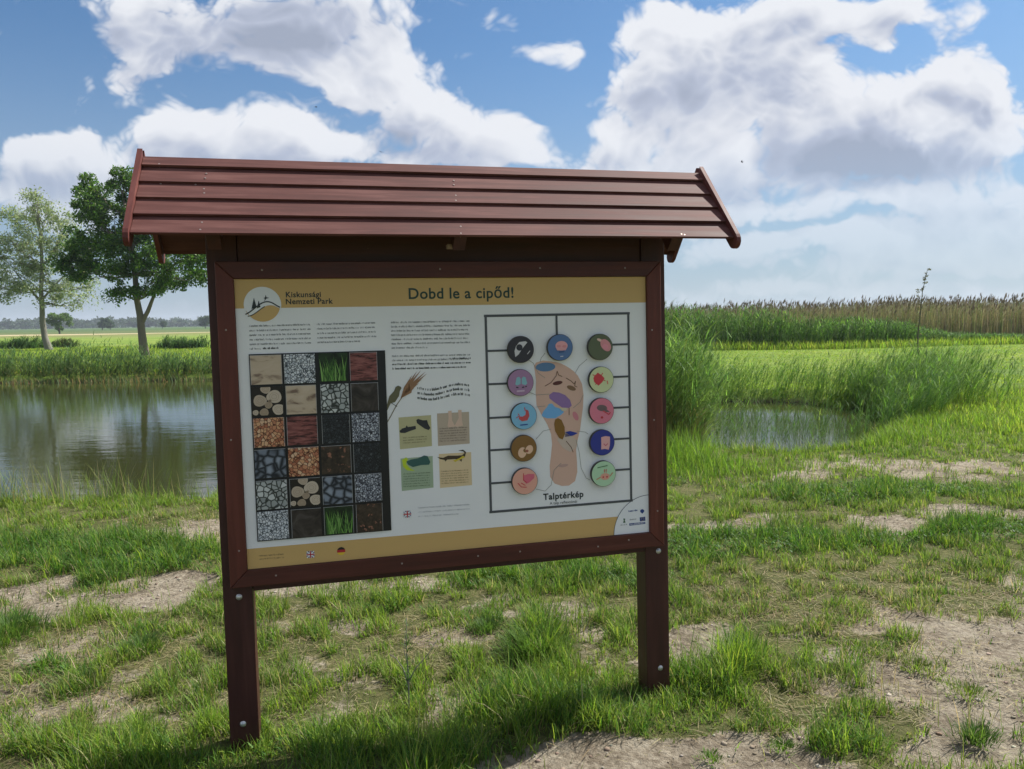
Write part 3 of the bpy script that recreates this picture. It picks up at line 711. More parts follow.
# bushes of tall weeds in the meadow beyond the left pond
def bush(name, label, px, py, w, dep, h, n, cols):
    b = G(px, py); root = empty(name, tuple(b)); tag(root, label, 'bush', 'clumps of tall weeds in the far meadow')
    x = rng.normal(0, .45, n) * w * .5; x = np.clip(x, -w * .55, w * .55); y = rng.normal(0, .4, n) * dep * .5
    H = h * (.30 + 1.15 * fbm(x * 1.6 + px, x * 0, 41, 3)) * (1 - .45 * (np.abs(x) / (w * .55)) ** 3) * U(.5, 1.15, n)
    p = Pile(); reeds(p, x, y, np.zeros(n) - .05, H, 3, nleaf=9, lw=.05, ll=.42, stemw=.02, cols=cols, windamp=.1, lean=.22)
    obj('foliage', p.mesh('foliage'), m_reed, root)
WE = [(.075, .15, .045), (.10, .18, .06), (.06, .12, .04)]
bush('weed_bush', 'wide clump of tall green weeds between the forked tree and the left post', 183, 349, 3.6, 1.6, 1.0, 420, WE)
bush('weed_bush', 'dull green weed clump to the left of the silvery tree trunk', 22, 349.5, 4.2, 1.6, .9, 420, WE)
bush('weed_bush', 'small brownish green weed clump touching the right side of the silvery trunk', 62, 348, 2.0, 1.2, .85, 260, [(.10, .13, .05), (.13, .14, .07), (.07, .12, .04)])

# thin stalk rising in front of the reed belt
b = G(918, 355); root = empty('tall_weed', tuple(b)); tag(root, 'single tall thin stalk with small seed clusters rising above the reed belt', 'plant')
pl = Pile(); pts = [np.array(p) for p in [(0, 0, -.05), (-.03, 0, .8), (.05, 0, 1.7), (.1, 0, 2.5), (.28, 0, 3.4)]]
V, Q, T = tube(pts, [.035, .028, .022, .015, .006], 6); pl.add(V, Q, T, np.tile((.07, .07, .04), (len(V), 1)))
V, Q, T = tube([(.06, 0, 1.9), (-.02, 0, 2.2), (-.1, 0, 2.6)], [.01, .008, .004], 5); pl.add(V, Q, T, np.tile((.07, .07, .04), (len(V), 1)))
obj('stem', pl.mesh('stem'), m_bark, root)
cen = [np.array([.1 + .22 * (z - 2.5), 0, z]) + rng.normal(0, .05, 3) * np.array([1, 1, .6]) for z in np.linspace(2.55, 3.4, 12)] + [np.array([-.08, 0, z]) for z in (2.35, 2.5, 2.6)] + [np.array([.05 * sin(9 * z), 0, z]) for z in np.linspace(.3, 2.2, 12)]
obj('seed_spray', foliage(cen, [.07] * len(cen), [16] * 15 + [9] * 12, .035, [(.10, .10, .06), (.14, .13, .07)]).mesh('seed_spray'), m_leaf, root)
b = G(842, 352); 
# dry branched weed near the middle of the foreground
b = G(409, 712); root = empty('dry_weed', (b[0], b[1], float(height(b[0:1], b[1:2])[0]))); tag(root, 'small bare forked weed stem in the grass below the middle of the board', 'plant')
pl = Pile()
for pts, r in [([(0, 0, -.02), (.002, 0, .10), (.0, 0, .2), (-.004, .0, .30), (.0, 0, .40)], .0035), ([(0, 0, .12), (-.02, 0, .19), (-.05, 0, .235), (-.075, .0, .25)], .003), ([(0, 0, .13), (.03, .02, .18), (.08, .04, .23), (.12, .05, .29)], .0025), ([(0, 0, .2), (-.015, .01, .26), (-.01, .02, .34)], .002)]:
    V, Q, T = tube(pts, [r * (1 - .6 * k_ / (len(pts) - 1)) for k_ in range(len(pts))], 5); pl.add(V, Q, T, np.tile((.20, .19, .16), (len(V), 1)))
me = pl.mesh('dry_weed'); so_ = obj('stem', me, m_bark, root)
n = 60; tt = U(.1, .38, n)
V, Q, T, C = blades(np.stack([U(-.006, .006, n), U(-.006, .006, n), tt], -1), U(.02, .05, n), U(0, 2 * pi, n), U(.3, .8, n), U(.8, 1.4, n), U(.003, .006, n), pal(n, DARK), K=2)
pl = Pile(); pl.add(V, Q, T, C); obj('leaf_sprays', pl.mesh('leaf_sprays'), m_grass, root)
# taller grass standing at the left pond's near edge
sp_ = Pile()
for (cx, cy, n, h0, h1, s) in [(108, 500, 60, .2, .45, .20), (125, 502, 34, .2, .42, .3), (150, 502, 26, .15, .42, .35), (22, 505, 90, .2, .5, .5), (5, 500, 60, .25, .55, .4), (75, 503, 30, .2, .4, .2), (190, 500, 30, .12, .25, .25)]:
    c = G(cx, cy); x = c[0] + rng.normal(0, s * .5, n); y = c[1] + rng.normal(0, .1, n) + .1
    cl_ = pal(n, [(.14, .22, .04), (.2, .26, .07), (.3, .28, .14)])
    sp_.add(*blades(np.stack([x, y, height(x, y)], -1), U(h0, h1, n), U(0, 2 * pi, n), U(0, .25, n), U(.2, 1.2, n), U(.004, .007, n), cl_, K=4, taper=.6))
for (cx, cy, n, h0, h1, s) in [(700, 470, 700, .15, .38, .9), (678, 460, 700, .3, .75, .5), (790, 468, 300, .08, .18, 1.0), (880, 440, 900, .12, .4, 1.4), (930, 425, 900, .12, .4, 1.4)]:
    c = G(cx, cy); x = c[0] + rng.normal(0, s * .5, n); y = c[1] + rng.normal(0, .3, n)
    cl_ = pal(n, [(.16, .27, .03), (.19, .3, .045), (.12, .22, .03)])
    sp_.add(*blades(np.stack([x, y, height(x, y)], -1), U(h0, h1, n) * .7, U(0, 2 * pi, n), U(0, .45, n), U(.3, 1.4, n), U(.005, .009, n), cl_, K=4, taper=.6))
# stray seeding stems in the foreground
for (cx, cy, n) in [(72, 628, 16), (64, 640, 10), (975, 735, 14), (880, 690, 8), (420, 740, 10), (280, 700, 12)]:
    c = G(cx, cy); x = c[0] + rng.normal(0, .06, n); y = c[1] + rng.normal(0, .05, n)
    sp_.add(*blades(np.stack([x, y, height(x, y)], -1), U(.12, .28, n), U(0, 2 * pi, n), U(0, .2, n), U(.1, .6, n), U(.002, .004, n), pal(n, MIXC + STRAW), K=4, taper=.3))
tag(obj('tall_grass', sp_.mesh('tall_grass'), m_grass), 'taller bright grass stems on the pond edges', 'grass', kind='stuff')
# small stones and clods on the bare soil
stp = Pile()
x, y = scatter(xl_, xr_, 2.4, 7, 230); d, l, dr, ta = masks(x, y); k_ = d > .45; x, y = x[k_], y[k_]
t_ = (1 + 5 ** .5) / 2
ico = np.array([(-1, t_, 0), (1, t_, 0), (-1, -t_, 0), (1, -t_, 0), (0, -1, t_), (0, 1, t_), (0, -1, -t_), (0, 1, -t_), (t_, 0, -1), (t_, 0, 1), (-t_, 0, -1), (-t_, 0, 1)]) / 1.9
icf = np.array([(0, 11, 5), (0, 5, 1), (0, 1, 7), (0, 7, 10), (0, 10, 11), (1, 5, 9), (5, 11, 4), (11, 10, 2), (10, 7, 6), (7, 1, 8), (3, 9, 4), (3, 4, 2), (3, 2, 6), (3, 6, 8), (3, 8, 9), (4, 9, 5), (2, 4, 11), (6, 2, 10), (8, 6, 7), (9, 8, 1)])
for i in range(len(x)):
    r = .0025 + .010 * rng.random() ** 4; V = ico * r * np.array([1.2, 1, .6]) * rng.uniform(.7, 1.3, (12, 1)) + np.array([x[i], y[i], 0])
    V[:, 2] += float(height(x[i:i+1], y[i:i+1])[0]) - .018 * d[k_][i]; stp.add(V, np.zeros((0, 4), int), icf, np.tile(pal(1, [(.26, .21, .16), (.17, .13, .09), (.34, .3, .25)]), (12, 1)))
m_stone, N, bs = mat('clod'); N.link(N.attr('col'), bs.inputs['Base Color']); bs.inputs['Roughness'].default_value = .95
tag(obj('clods', stp.mesh('clods'), m_stone), 'small clods and grit on the bare soil', 'soil crumbs', kind='stuff')
# single tufts that stand out of the worn ground
def tuft(px, py, r, h, n, cols, label):
    b = G(px, py); zb = float(height(b[0:1], b[1:2])[0])
    x = rng.normal(0, r * .45, n); y = rng.normal(0, r * .4, n); rr = np.hypot(x, y) / r
    ph = np.arctan2(y, x) + rng.normal(0, .5, n); ln = U(.1, .4, n) + rr * .5
    p = Pile(); c = pal(n, cols)
    p.add(*blades(np.stack([x, y, height(x + b[0], y + b[1]) - zb - .005], -1), h * U(.5, 1.15, n) * (1 - .35 * np.clip(rr, 0, 1)), ph, ln * .5, ln + U(.2, 1.0, n), U(.0025, .0050, n), c, K=3, taper=.5, colt=c * 1.15))
    o = obj('grass_tuft', p.mesh('grass_tuft'), m_grass); o.location = (b[0], b[1], zb)
    tag(o, label, 'grass tuft', 'tufts standing out of the worn ground')
TG = [(.10, .19, .03), (.13, .22, .035), (.08, .15, .03)]; TB = [(.085, .155, .035), (.11, .18, .04), (.07, .13, .03)]
tuft(536, 655, .17, .17, 900, TG, 'bright green grass tuft in the open ground between the two posts')
tuft(487, 630, .10, .09, 420, TB, 'small bluish green tuft on the brown patch under the middle of the board')
tuft(142, 652, .12, .10, 520, TB, 'dark green tuft on the bare soil left of the left post')
tuft(80, 688, .15, .08, 560, TB, 'flat dark green tuft on straw coloured ground at lower left')
tuft(12, 630, .20, .13, 900, TB, 'lush dark tuft at the left edge of the photo in front of the bare strip')
tuft(977, 742, .07, .10, 260, TB, 'small lone tuft on the bare soil at the lower right')
tuft(918, 668, .09, .05, 260, MIXC, 'low olive tuft on the bare soil at the right')
tuft(783, 745, .06, .04, 160, TG, 'tiny tuft on the bare track at the bottom right of the middle')
tuft(712, 757, .05, .035, 120, TG, 'very small tuft on the bare track below the right post')
tuft(780, 628, .09, .06, 260, MIXC, 'yellowish tuft on the worn ground right of the right post')
tuft(968, 695, .10, .05, 240, MIXC, 'thin olive tuft in the middle of the bare soil at the right')

# light haze: far things fade, near things stay clear
bm = bmesh.new(); box(bm, -3040, 3040, -3040, 3040, -3.0, 40.0)
m_haze = bpy.data.materials.new('haze'); m_haze.use_nodes = True; hn = m_haze.node_tree; hn.nodes.remove(hn.nodes['Principled BSDF'])
pv = hn.nodes.new('ShaderNodeVolumePrincipled'); pv.inputs['Density'].default_value = .0003; pv.inputs['Color'].default_value = (.80, .88, 1, 1); pv.inputs['Anisotropy'].default_value = .2
hn.links.new(pv.outputs[0], hn.nodes['Material Output'].inputs['Volume'])
tag(obj('haze', bm_mesh('haze', bm), m_haze), kind='stuff')

# ------------------------------------------------------------------ the information board
YAW, LEAN, TILT = radians(14.2017), radians(0.3293), radians(1.286)
_s = np.array([cos(YAW), sin(YAW), 0]); _n = np.array([sin(YAW), -cos(YAW), 0]); _z = np.array([0, 0, 1.])
S2 = _s * cos(LEAN) + _z * sin(LEAN); _z2 = _z * cos(LEAN) - _s * sin(LEAN)
NN = _n * cos(TILT) + _z2 * sin(TILT); ZZ = _z2 * cos(TILT) - _n * sin(TILT)
ORG = np.array([-1.0719, 2.7454, 0.0])
board = empty('information_board'); tag(board, 'roofed wooden information board on two dark red-brown posts beside the pond', 'information board')
board.matrix_world = Matrix(((S2[0], -NN[0], ZZ[0], ORG[0]), (S2[1], -NN[1], ZZ[1], ORG[1]), (S2[2], -NN[2], ZZ[2], ORG[2]), (0, 0, 0, 1)))
def PP(px, py):
    """photo position of a printed thing -> its place on the panel (along, up), in metres"""
    d = ray(px, py); C0 = np.array([0, 0, EYE]); t = ((ORG - C0) @ NN) / (d @ NN); P_ = C0 + d * t - ORG
    return float(P_ @ S2), float(P_ @ ZZ)

def wood(name, cols, rough=.55, axis_scale=(1, 14, 14), spec=.35):
    m, N, bs = mat(name); P = N.v('MULTIPLY', N.coord('Object'), axis_scale)
    g = N.noise(P, 2.2, 6, .62, .4); w = N.noise(N.coord('Object'), 2.3, 4, .6)
    c = N.ramp(N.m('ADD', N.m('MULTIPLY', g, .7), N.m('MULTIPLY', w, .3)), [(.3, cols[0]), (.5, cols[1]), (.7, cols[2])])
    sc = N.smooth(N.noise(N.v('MULTIPLY', N.coord('Object'), (3, 9, 9)), 16, 5, .7), .66, .74)
    c = N.mix(N.m('MULTIPLY', sc, .35), c, (.30, .16, .12))
    N.link(c, bs.inputs['Base Color']); bs.inputs['Specular IOR Level'].default_value = spec
    N.link(N.m('ADD', rough, N.m('MULTIPLY', N.m('SUBTRACT', g, .5), .3)), bs.inputs['Roughness'])
    N.link(N.bump(g, .35, .004), bs.inputs['Normal']); return m
m_roof = wood('roof_stain', [(.055, .018, .014), (.098, .033, .027), (.18, .078, .066)], .72, spec=.28)
m_barge = wood('barge_stain', [(.07, .018, .014), (.12, .032, .026), (.19, .065, .052)], .65, (10, 2, 2), spec=.3)
m_frame = wood('frame_stain', [(.045, .012, .008), (.078, .019, .012), (.12, .034, .022)], .5)
m_framev = wood('frame_stain_upright', [(.075, .018, .011), (.11, .026, .016), (.15, .04, .026)], .5, (14, 14, 1))
m_post = wood('post_stain', [(.035, .011, .009), (.055, .017, .013), (.080, .028, .02)], .5, (12, 12, 1))
m_beam = wood('beam_stain', [(.035, .012, .010), (.055, .018, .013), (.08, .026, .02)], .55)
m_steel, N, bs = mat('zinc'); bs.inputs['Metallic'].default_value = .7; bs.inputs['Roughness'].default_value = .42
N.link(N.ramp(N.noise(N.coord('Object'), 90, 3), [(.3, (.42, .42, .42)), (.7, (.72, .71, .69))]), bs.inputs['Base Color'])
m_nail, N, bs = mat('nail_head'); bs.inputs['Base Color'].default_value = (.34, .27, .24, 1); bs.inputs['Metallic'].default_value = .5; bs.inputs['Roughness'].default_value = .45
m_pale, N, bs = mat('bare_wood'); bs.inputs['Base Color'].default_value = (.30, .2, .13, 1)

XR = 1.7966
def part(name, fn, m, parent=board, smooth=False):
    bm = bmesh.new(); fn(bm); me = bm_mesh(name, bm)
    if smooth: me.polygons.foreach_set('use_smooth', [True] * len(me.polygons))
    return obj(name, me, m, parent)
posts = []
for x0 in (0.0, XR - .105):
    posts.append(part('post', lambda bm: box(bm, x0, x0 + .105, .02, .12, -.45, 2.03, .004), m_post))
part('header_beam', lambda bm: box(bm, .107, XR - .107, .026, .10, 1.80, 1.96, .003), m_beam)
part('lower_rail', lambda bm: box(bm, .107, XR - .107, .024, .085, .604, .664, .003), m_beam)
part('back_board', lambda bm: box(bm, .107, XR - .107, .024, .04, .668, 1.796, .0), m_beam)
# mitred frame: inner edge = edge of the print
FL, FR, FB, FT_ = .0927, 1.7009, .6946, 1.7649
fw = .062
def mitre(bm, p, q, P2, Q2):
    """board of the frame between outer corners p,q and inner corners P2,Q2"""
    y0, y1 = -.014, .018
    vs = [bm.verts.new((a, y, b)) for y in (y0, y1) for (a, b) in (p, q, Q2, P2)]
    f = [(0, 1, 2, 3), (7, 6, 5, 4), (0, 4, 5, 1), (1, 5, 6, 2), (2, 6, 7, 3), (3, 7, 4, 0)]
    for t in f: bm.faces.new([vs[i] for i in t])
    bmesh.ops.bevel(bm, geom=[e for e in bm.edges], offset=.002, segments=1, affect='EDGES')
g_ = .0006
O = [(FL - fw, FB - fw), (FR + fw, FB - fw), (FR + fw, FT_ + fw), (FL - fw, FT_ + fw)]
I = [(FL, FB), (FR, FB), (FR, FT_), (FL, FT_)]
def sh(p, dx, dz): return (p[0] + dx, p[1] + dz)
frames = []
for i, mm in enumerate((m_frame, m_framev, m_frame, m_framev)):
    j = (i + 1) % 4
    d = (1, 0) if i == 0 else (0, 1) if i == 1 else (-1, 0) if i == 2 else (0, -1)
    frames.append(part('frame_board', lambda bm: mitre(bm, sh(O[i], d[0] * g_, d[1] * g_), sh(O[j], -d[0] * g_, -d[1] * g_), sh(I[i], d[0] * g_, d[1] * g_), sh(I[j], -d[0] * g_, -d[1] * g_)), mm))
# dome headed bolts and small screws
def dome(bm, a, z, y, r, h):
    rings = [(r * 1.12, 0), (r * 1.12, h * .12), (r * .98, h * .2), (r * .8, h * .65), (r * .45, h * .93)]
    vv = []
    for (rr, hh) in rings: vv.append([bm.verts.new((a + rr * cos(2 * pi * k / 14), y - hh, z + rr * sin(2 * pi * k / 14))) for k in range(14)])
    for i in range(len(vv) - 1):
        for k in range(14): bm.faces.new((vv[i][k], vv[i][(k + 1) % 14], vv[i + 1][(k + 1) % 14], vv[i + 1][k]))
    bm.faces.new(vv[-1])
def on_plane(px, py, n):
    d = ray(px, py); C0 = np.array([0, 0, EYE]); o = ORG + NN * n; t = ((o - C0) @ NN) / (d @ NN); P_ = C0 + d * t - ORG
    return float(P_ @ S2), float(P_ @ ZZ)
for (px, py, pi_) in [(239, 597, 0), (243, 724, 0), (658.5, 551, 1), (660.5, 668, 1)]:
    a, z = on_plane(px, py, -.02); part('bolt', lambda bm: dome(bm, a, z, .0205, .0105, .007), m_steel, posts[pi_], True)
for (px, py, fi) in [(239, 551, 3), (276, 575.5, 0), (402, 563.5, 0), (478, 556, 0), (520, 551.5, 0), (598, 546.5, 0), (628.7, 540, 0), (657.5, 511, 1), (654, 420, 1), (652, 330, 1), (262, 270, 2), (440, 269, 2), (540, 268, 2), (625, 268, 2), (226, 330, 3), (231, 440, 3)]:
    a, z = on_plane(px, py, .014); part('screw', lambda bm: dome(bm, a, z, -.0145, .0032, .0014), m_nail, frames[fi], True)

# ---- roof: lapped boards on both slopes
XL, XRR = -.195, 1.9704
ZR, YR, ZE, YE = 2.199, .05, 1.8867, -.2303       # local y points away from the viewer
SL = math.hypot(ZR - ZE, YE - YR); ang = math.atan2(ZR - ZE, YR - YE)
def roof_matrix(back):
    # local board frame: x along, u down the slope, w outward normal
    if not back: ex, eu, ew, o = Vector((1, 0, 0)), Vector((0, -cos(ang), -sin(ang))), Vector((0, -sin(ang), cos(ang))), Vector((0, YR, ZR))
    else: ex, eu, ew, o = Vector((1, 0, 0)), Vector((0, cos(ang), -sin(ang))), Vector((0, sin(ang), cos(ang))), Vector((0, YR + .0, ZR))
    return Matrix(((ex[0], eu[0], ew[0], o[0]), (ex[1], eu[1], ew[1], o[1]), (ex[2], eu[2], ew[2], o[2]), (0, 0, 0, 1)))
starts = [(.004, .060), (.052, .150), (.142, .238), (.230, .327), (.319, SL)]
nails_x = [(.048, .012), (.93, .02), (1.63, .01), (-.10, .0)]
for back in (False, True):
    Mx = roof_matrix(back)
    rf = empty('roof_slope'); rf.parent = board
    for i, (u0, u1) in enumerate(starts):
        th = .0095; L = u1 - u0; tl = math.atan2(.0195, .09)
        # each board lies tilted on the one below
        T = Mx @ Matrix.Translation((0, u1, .012)) @ Matrix.Rotation(0.118, 4, 'X')
        jit = rng.normal(0, .0012)
        bo = part('roof_board', lambda bm: box(bm, XL + .001, XRR - .001, -L, 0, -.006 + jit, th - .006 + jit, .0012, T), m_roof, rf)
    nl = bmesh.new()
# nails only on the slope that is seen
Mx = roof_matrix(False)
def slope_hit(px, py):
    o = ORG + S2 * 0 - NN * YR + ZZ * ZR
    w = np.array(Mx.to_3x3() @ Vector((0, 0, 1))); wn_ = S2 * w[0] - NN * w[1] + ZZ * w[2]
    o = o + wn_ * .02
    d = ray(px, py); C0 = np.array([0, 0, EYE]); t = ((o - C0) @ wn_) / (d @ wn_); P_ = C0 + d * t - ORG
    return Vector((float(P_ @ S2), float(P_ @ -NN), float(P_ @ ZZ)))
nail_px = [(159, 162), (206, 170.5), (205, 176), (203.5, 186), (204, 191), (203, 202), (202.5, 207), (201.5, 219.5), (200, 228), (160, 180), (195, 181), (454, 178), (454, 183), (456, 193), (456, 199), (459, 209), (459, 215), (461, 224), (461, 232), (685, 233.5), (682, 232.8)]
def nail_on(bm, p):
    w = (Mx.to_3x3() @ Vector((0, 0, 1))); w = (Matrix.Rotation(-.215, 3, 'X') @ w) if False else w
    a = Vector((1, 0, 0)); b = w.cross(a); r = .0034
    v = [bm.verts.new(p + w * .004 + (a * cos(k * pi / 4) + b * sin(k * pi / 4)) * r) for k in range(8)]
    v2 = [bm.verts.new(p - w * .012 + (a * cos(k * pi / 4) + b * sin(k * pi / 4)) * r) for k in range(8)]
    bm.faces.new(v); [bm.faces.new((v[k], v[(k + 1) % 8], v2[(k + 1) % 8], v2[k])) for k in range(8)]
slopes = [o for o in COL.objects if o.name.startswith('roof_slope')]
NAILS = nail_px

# barge boards: plank along each slope, cut plumb at the ridge, rounded foot
def barge(bm, x0, x1, back):
    Mb = roof_matrix(back); up, dn = .030, -.034; pts = []
    # outline in (u,w): ridge plumb cut
    tn = math.tan(ang)
    pts.append((-up * tn * .35, up)); Lb = SL + .018
    pts += [(Lb - .02, up)]
    for k in range(1, 7): a = pi / 2 - k * pi / 7; pts.append((Lb - .02 + .035 * cos(a) * 1.0, (up + dn) / 2 + (up - dn) / 2 * sin(a)))
    pts += [(Lb - .02, dn), (-dn * tn * 1.0, dn)]
    A = [bm.verts.new(Mb @ Vector((x0, u, w))) for u, w in pts]; B = [bm.verts.new(Mb @ Vector((x1, u, w))) for u, w in pts]
    bm.faces.new(A); bm.faces.new(B[::-1]); n = len(pts)
    for k in range(n): bm.faces.new((A[k], A[(k + 1) % n], B[(k + 1) % n], B[k]))
for (x0, x1) in ((XL - .017, XL), (XRR, XRR + .017)):
    for back in (False, True):
        o = part('barge_board', lambda bm: barge(bm, x0, x1, back), m_barge)
# rafters under the boards
def rafter(bm, x0, x1, back):
    box(bm, x0, x1, .05, SL - .02, -.075, -.012, .002, roof_matrix(back))
for x0 in (.03, .87, XR - .075):
    for back in (False, True): part('rafter', lambda bm: rafter(bm, x0, x0 + .045, back), m_post)
part('ridge_beam', lambda bm: box(bm, -.18, 1.955, YR - .02, YR + .02, 2.055, 2.10, .002), m_beam)
part('bracket', lambda bm: box(bm, .855, .915, -.135, -.10, 1.862, 1.878, .003, None), m_pale)

# ---- the print
def flat(name, col, rough=.45, spec=.4):
    m, N, bs = mat(name); bs.inputs['Base Color'].default_value = c4(col); bs.inputs['Roughness'].default_value = rough; bs.inputs['Specular IOR Level'].default_value = spec; return m
m_sheet, N, bs = mat('print_sheet'); bs.inputs['Roughness'].default_value = .42; bs.inputs['Specular IOR Level'].default_value = .4
N.link(N.ramp(N.noise(N.coord('Object'), 5, 5, .6), [(.3, (.80, .79, .78)), (.7, (.84, .83, .81))]), bs.inputs['Base Color'])
m_beige = flat('print_ochre', (.60, .385, .14)); m_ink = flat('print_ink', (.022, .030, .026)); m_grey = flat('print_grey_ink', (.10, .105, .11)); m_green_ink = flat('title_ink', (.018, .05, .035))
m_white = flat('print_white', (.80, .80, .80)); m_track = flat('track_groove', (.075, .08, .085), .5)
DEPTH = {}
class Flat:
    """coloured shapes printed on the sheet, gathered into one mesh with several inks"""
    def __init__(s): s.v = []; s.f = []; s.mi = []; s.mats = []
    def poly(s, pts, m, y):
        if m not in s.mats: s.mats.append(m)
        o = len(s.v); s.v += [(a, y, z) for a, z in pts]; s.f.append(list(range(o, o + len(pts)))); s.mi.append(s.mats.index(m))
    def ppoly(s, pxs, m, y): s.poly([PP(*p) for p in pxs], m, y)
    def ellipse(s, c, rx, rz, m, y, rot=0, n=28, a0=0, a1=2 * pi):
        s.poly([(c[0] + rx * cos(a) * cos(rot) - rz * sin(a) * sin(rot), c[1] + rx * cos(a) * sin(rot) + rz * sin(a) * cos(rot)) for a in [a0 + (a1 - a0) * k / (n - (0 if abs(a1 - a0 - 2 * pi) < 1e-6 else 1)) for k in range(n)]], m, y)
    def line(s, pts, w, m, y, closed=False):
        for i in range(len(pts) - 1):
            (x0, z0), (x1, z1) = pts[i], pts[i + 1]; L = math.hypot(x1 - x0, z1 - z0) + 1e-9; nx, nz = -(z1 - z0) / L * w / 2, (x1 - x0) / L * w / 2
            ex, ez = (x1 - x0) / L * w * .2, (z1 - z0) / L * w * .2
            s.poly([(x0 - ex + nx, z0 - ez + nz), (x0 - ex - nx, z0 - ez - nz), (x1 + ex - nx, z1 + ez - nz), (x1 + ex + nx, z1 + ez + nz)], m, y)
    def make(s, name, parent=None):
        return obj(name, pydata(name, s.v, s.f, s.mi), s.mats, parent)
panel = part('panel', lambda bm: box(bm, FL + .0008, FR - .0008, 0.0, .020, FB + .0008, FT_ - .0008), m_sheet)
Y1, Y2, Y3, Y4 = -.0006, -.0012, -.0018, -.0024
def band(fl, zb0, zb1, m, y):
    fl.poly([(FL + .001, zb0), (FR - .001, zb0), (FR - .001, zb1), (FL + .001, zb1)], m, y)
f = Flat(); band(f, PP(440, 305.5)[1], FT_ - .001, m_beige, Y1); f.make('header_band', panel)
f = Flat(); z_b = PP(300, 549)[1]; band(f, FB + .001, (PP(249, 549.5)[1] + PP(600, 517.5)[1]) / 2, m_beige, Y1); f.make('footer_band', panel)

def letter(name, text, c, size, m, y=Y2, bold=0.0, align='LEFT', parent=None, rot=0.0, sx=1.0):
    cu = bpy.data.curves.new(name, 'FONT'); cu.body = text; cu.size = size; cu.align_x = align; cu.offset = bold; cu.resolution_u = 4
    cu.space_character = 1.0 + bold * 6 / size * .5
    t = bpy.data.objects.new(name, cu); COL.objects.link(t)
    dg = bpy.context.evaluated_depsgraph_get(); me = bpy.data.meshes.new_from_object(t.evaluated_get(dg)); bpy.data.objects.remove(t)
    me.name = name; me.transform(Matrix(((sx * cos(rot), -sin(rot), 0, c[0]), (0, 0, 0, y), (sx * sin(rot), cos(rot), 0, c[1]), (0, 0, 0, 1))))
    me.materials.clear(); return obj(name, me, m, parent or panel)
def slant(p, q): a, b = PP(*p), PP(*q); return math.atan2(b[1] - a[1], b[0] - a[0])
c = PP(462, 298.2); letter('title', 'Dobd le a cip\u0151d!', (c[0], c[1]), .0585, m_green_ink, bold=.0010, align='CENTER')
letter('park_name', 'Kiskuns\u00e1gi', PP(285.5, 297.3), .0285, m_ink, bold=.0006); letter('park_name', 'Nemzeti Park', PP(285.5, 304.2), .0285, m_ink, bold=.0006)
letter('sole_map_title', 'Talpt\u00e9rk\u00e9p', PP(563.5, 498.3), .036, m_ink, bold=.0010, align='CENTER'); letter('sole_map_subtitle', 'A talp reflexz\u00f3n\u00e1i', PP(563.5, 503.6), .0165, m_ink, align='CENTER')

def script_line(fl, p0, p1, xh, m, y=Y2, weight=.17, wave=None, short=1.0, seed=None):
    """a line of print too small to read: words of small upright and arched strokes"""
    (x0, z0), (x1, z1) = p0, p1; L = math.hypot(x1 - x0, z1 - z0) * short; dx, dz = (x1 - x0) / math.hypot(x1 - x0, z1 - z0), (z1 - z0) / math.hypot(x1 - x0, z1 - z0)
    def pt(u, v):
        w = wave(u / L) if wave else 0.0; return (x0 + dx * u - dz * (v + w), z0 + dz * u + dx * (v + w))
    u = 0
    while u < L - xh:
        for k in range(random.randint(2, 10)):
            if u > L - xh * .9: break
            lw = xh * random.uniform(.62, .8); s = weight * xh; r = random.random(); top = xh * (1.45 if r < .2 else 1.0)
            fl.poly([pt(u, 0), pt(u + s, 0), pt(u + s, top), pt(u, top)], m, y)
            if r < .85:
                hh = xh - s if random.random() < .6 else 0
                fl.poly([pt(u + s, hh), pt(u + lw - s, hh), pt(u + lw - s, hh + s), pt(u + s, hh + s)], m, y)
                if random.random() < .7: fl.poly([pt(u + lw - s, 0), pt(u + lw, 0), pt(u + lw, xh), pt(u + lw - s, xh)], m, y)
            u += lw + xh * .16
        u += xh * .55
f = Flat(); XH = .0052
def lines(pts, m=m_grey, xh=XH, weight=.2, last=1.0):
    for i, (a, b) in enumerate(pts): script_line(f, PP(*a), PP(*b), xh, m, weight=weight, short=last if i == len(pts) - 1 else 1.0)
def para(x0, y0, x1, y1, n, pitch, last=1.0, dx=.12, **kw): lines([((x0 + dx * i, y0 + pitch * i), (x1 + dx * i, y1 + pitch * i)) for i in range(n)], last=last, **kw)
para(249.3, 327, 311.5, 325.3, 6, 4.55, last=.2); lines([((263, 349.2), (279, 348.8))], m=m_ink, weight=.34)
para(317, 325.2, 376.5, 323.5, 5, 4.5, last=.72)
para(391, 323.3, 470.3, 321.8, 7, 4.25, last=.45)
para(392, 357.0, 471, 355.4, 2, 4.2); lines([((449, 359.2), (471.5, 358.8)), ((392.3, 365.2), (471.8, 363.2)), ((392.3, 369.6), (467, 367.6))], m=m_ink, weight=.34)
para(418, 508.5, 470, 505, 3, 4.3, last=.8, m=flat('faint_ink', (.42, .43, .45)), xh=.0046)
para(259, 556.5, 285, 554.6, 2, 3.2, last=1.0, m=flat('footer_ink', (.20, .15, .07)), xh=.0046)
for i in range(3):
    a = PP(417.5, 389.5 + 4.9 * i); b = PP(470.5, 386.5 + 4.9 * i)
    script_line(f, a, b, .0075, m_ink, weight=.28, wave=lambda t: .0075 * sin(t * 2 * pi * 1.05 + 2.9) )
f.make('small_print', panel)

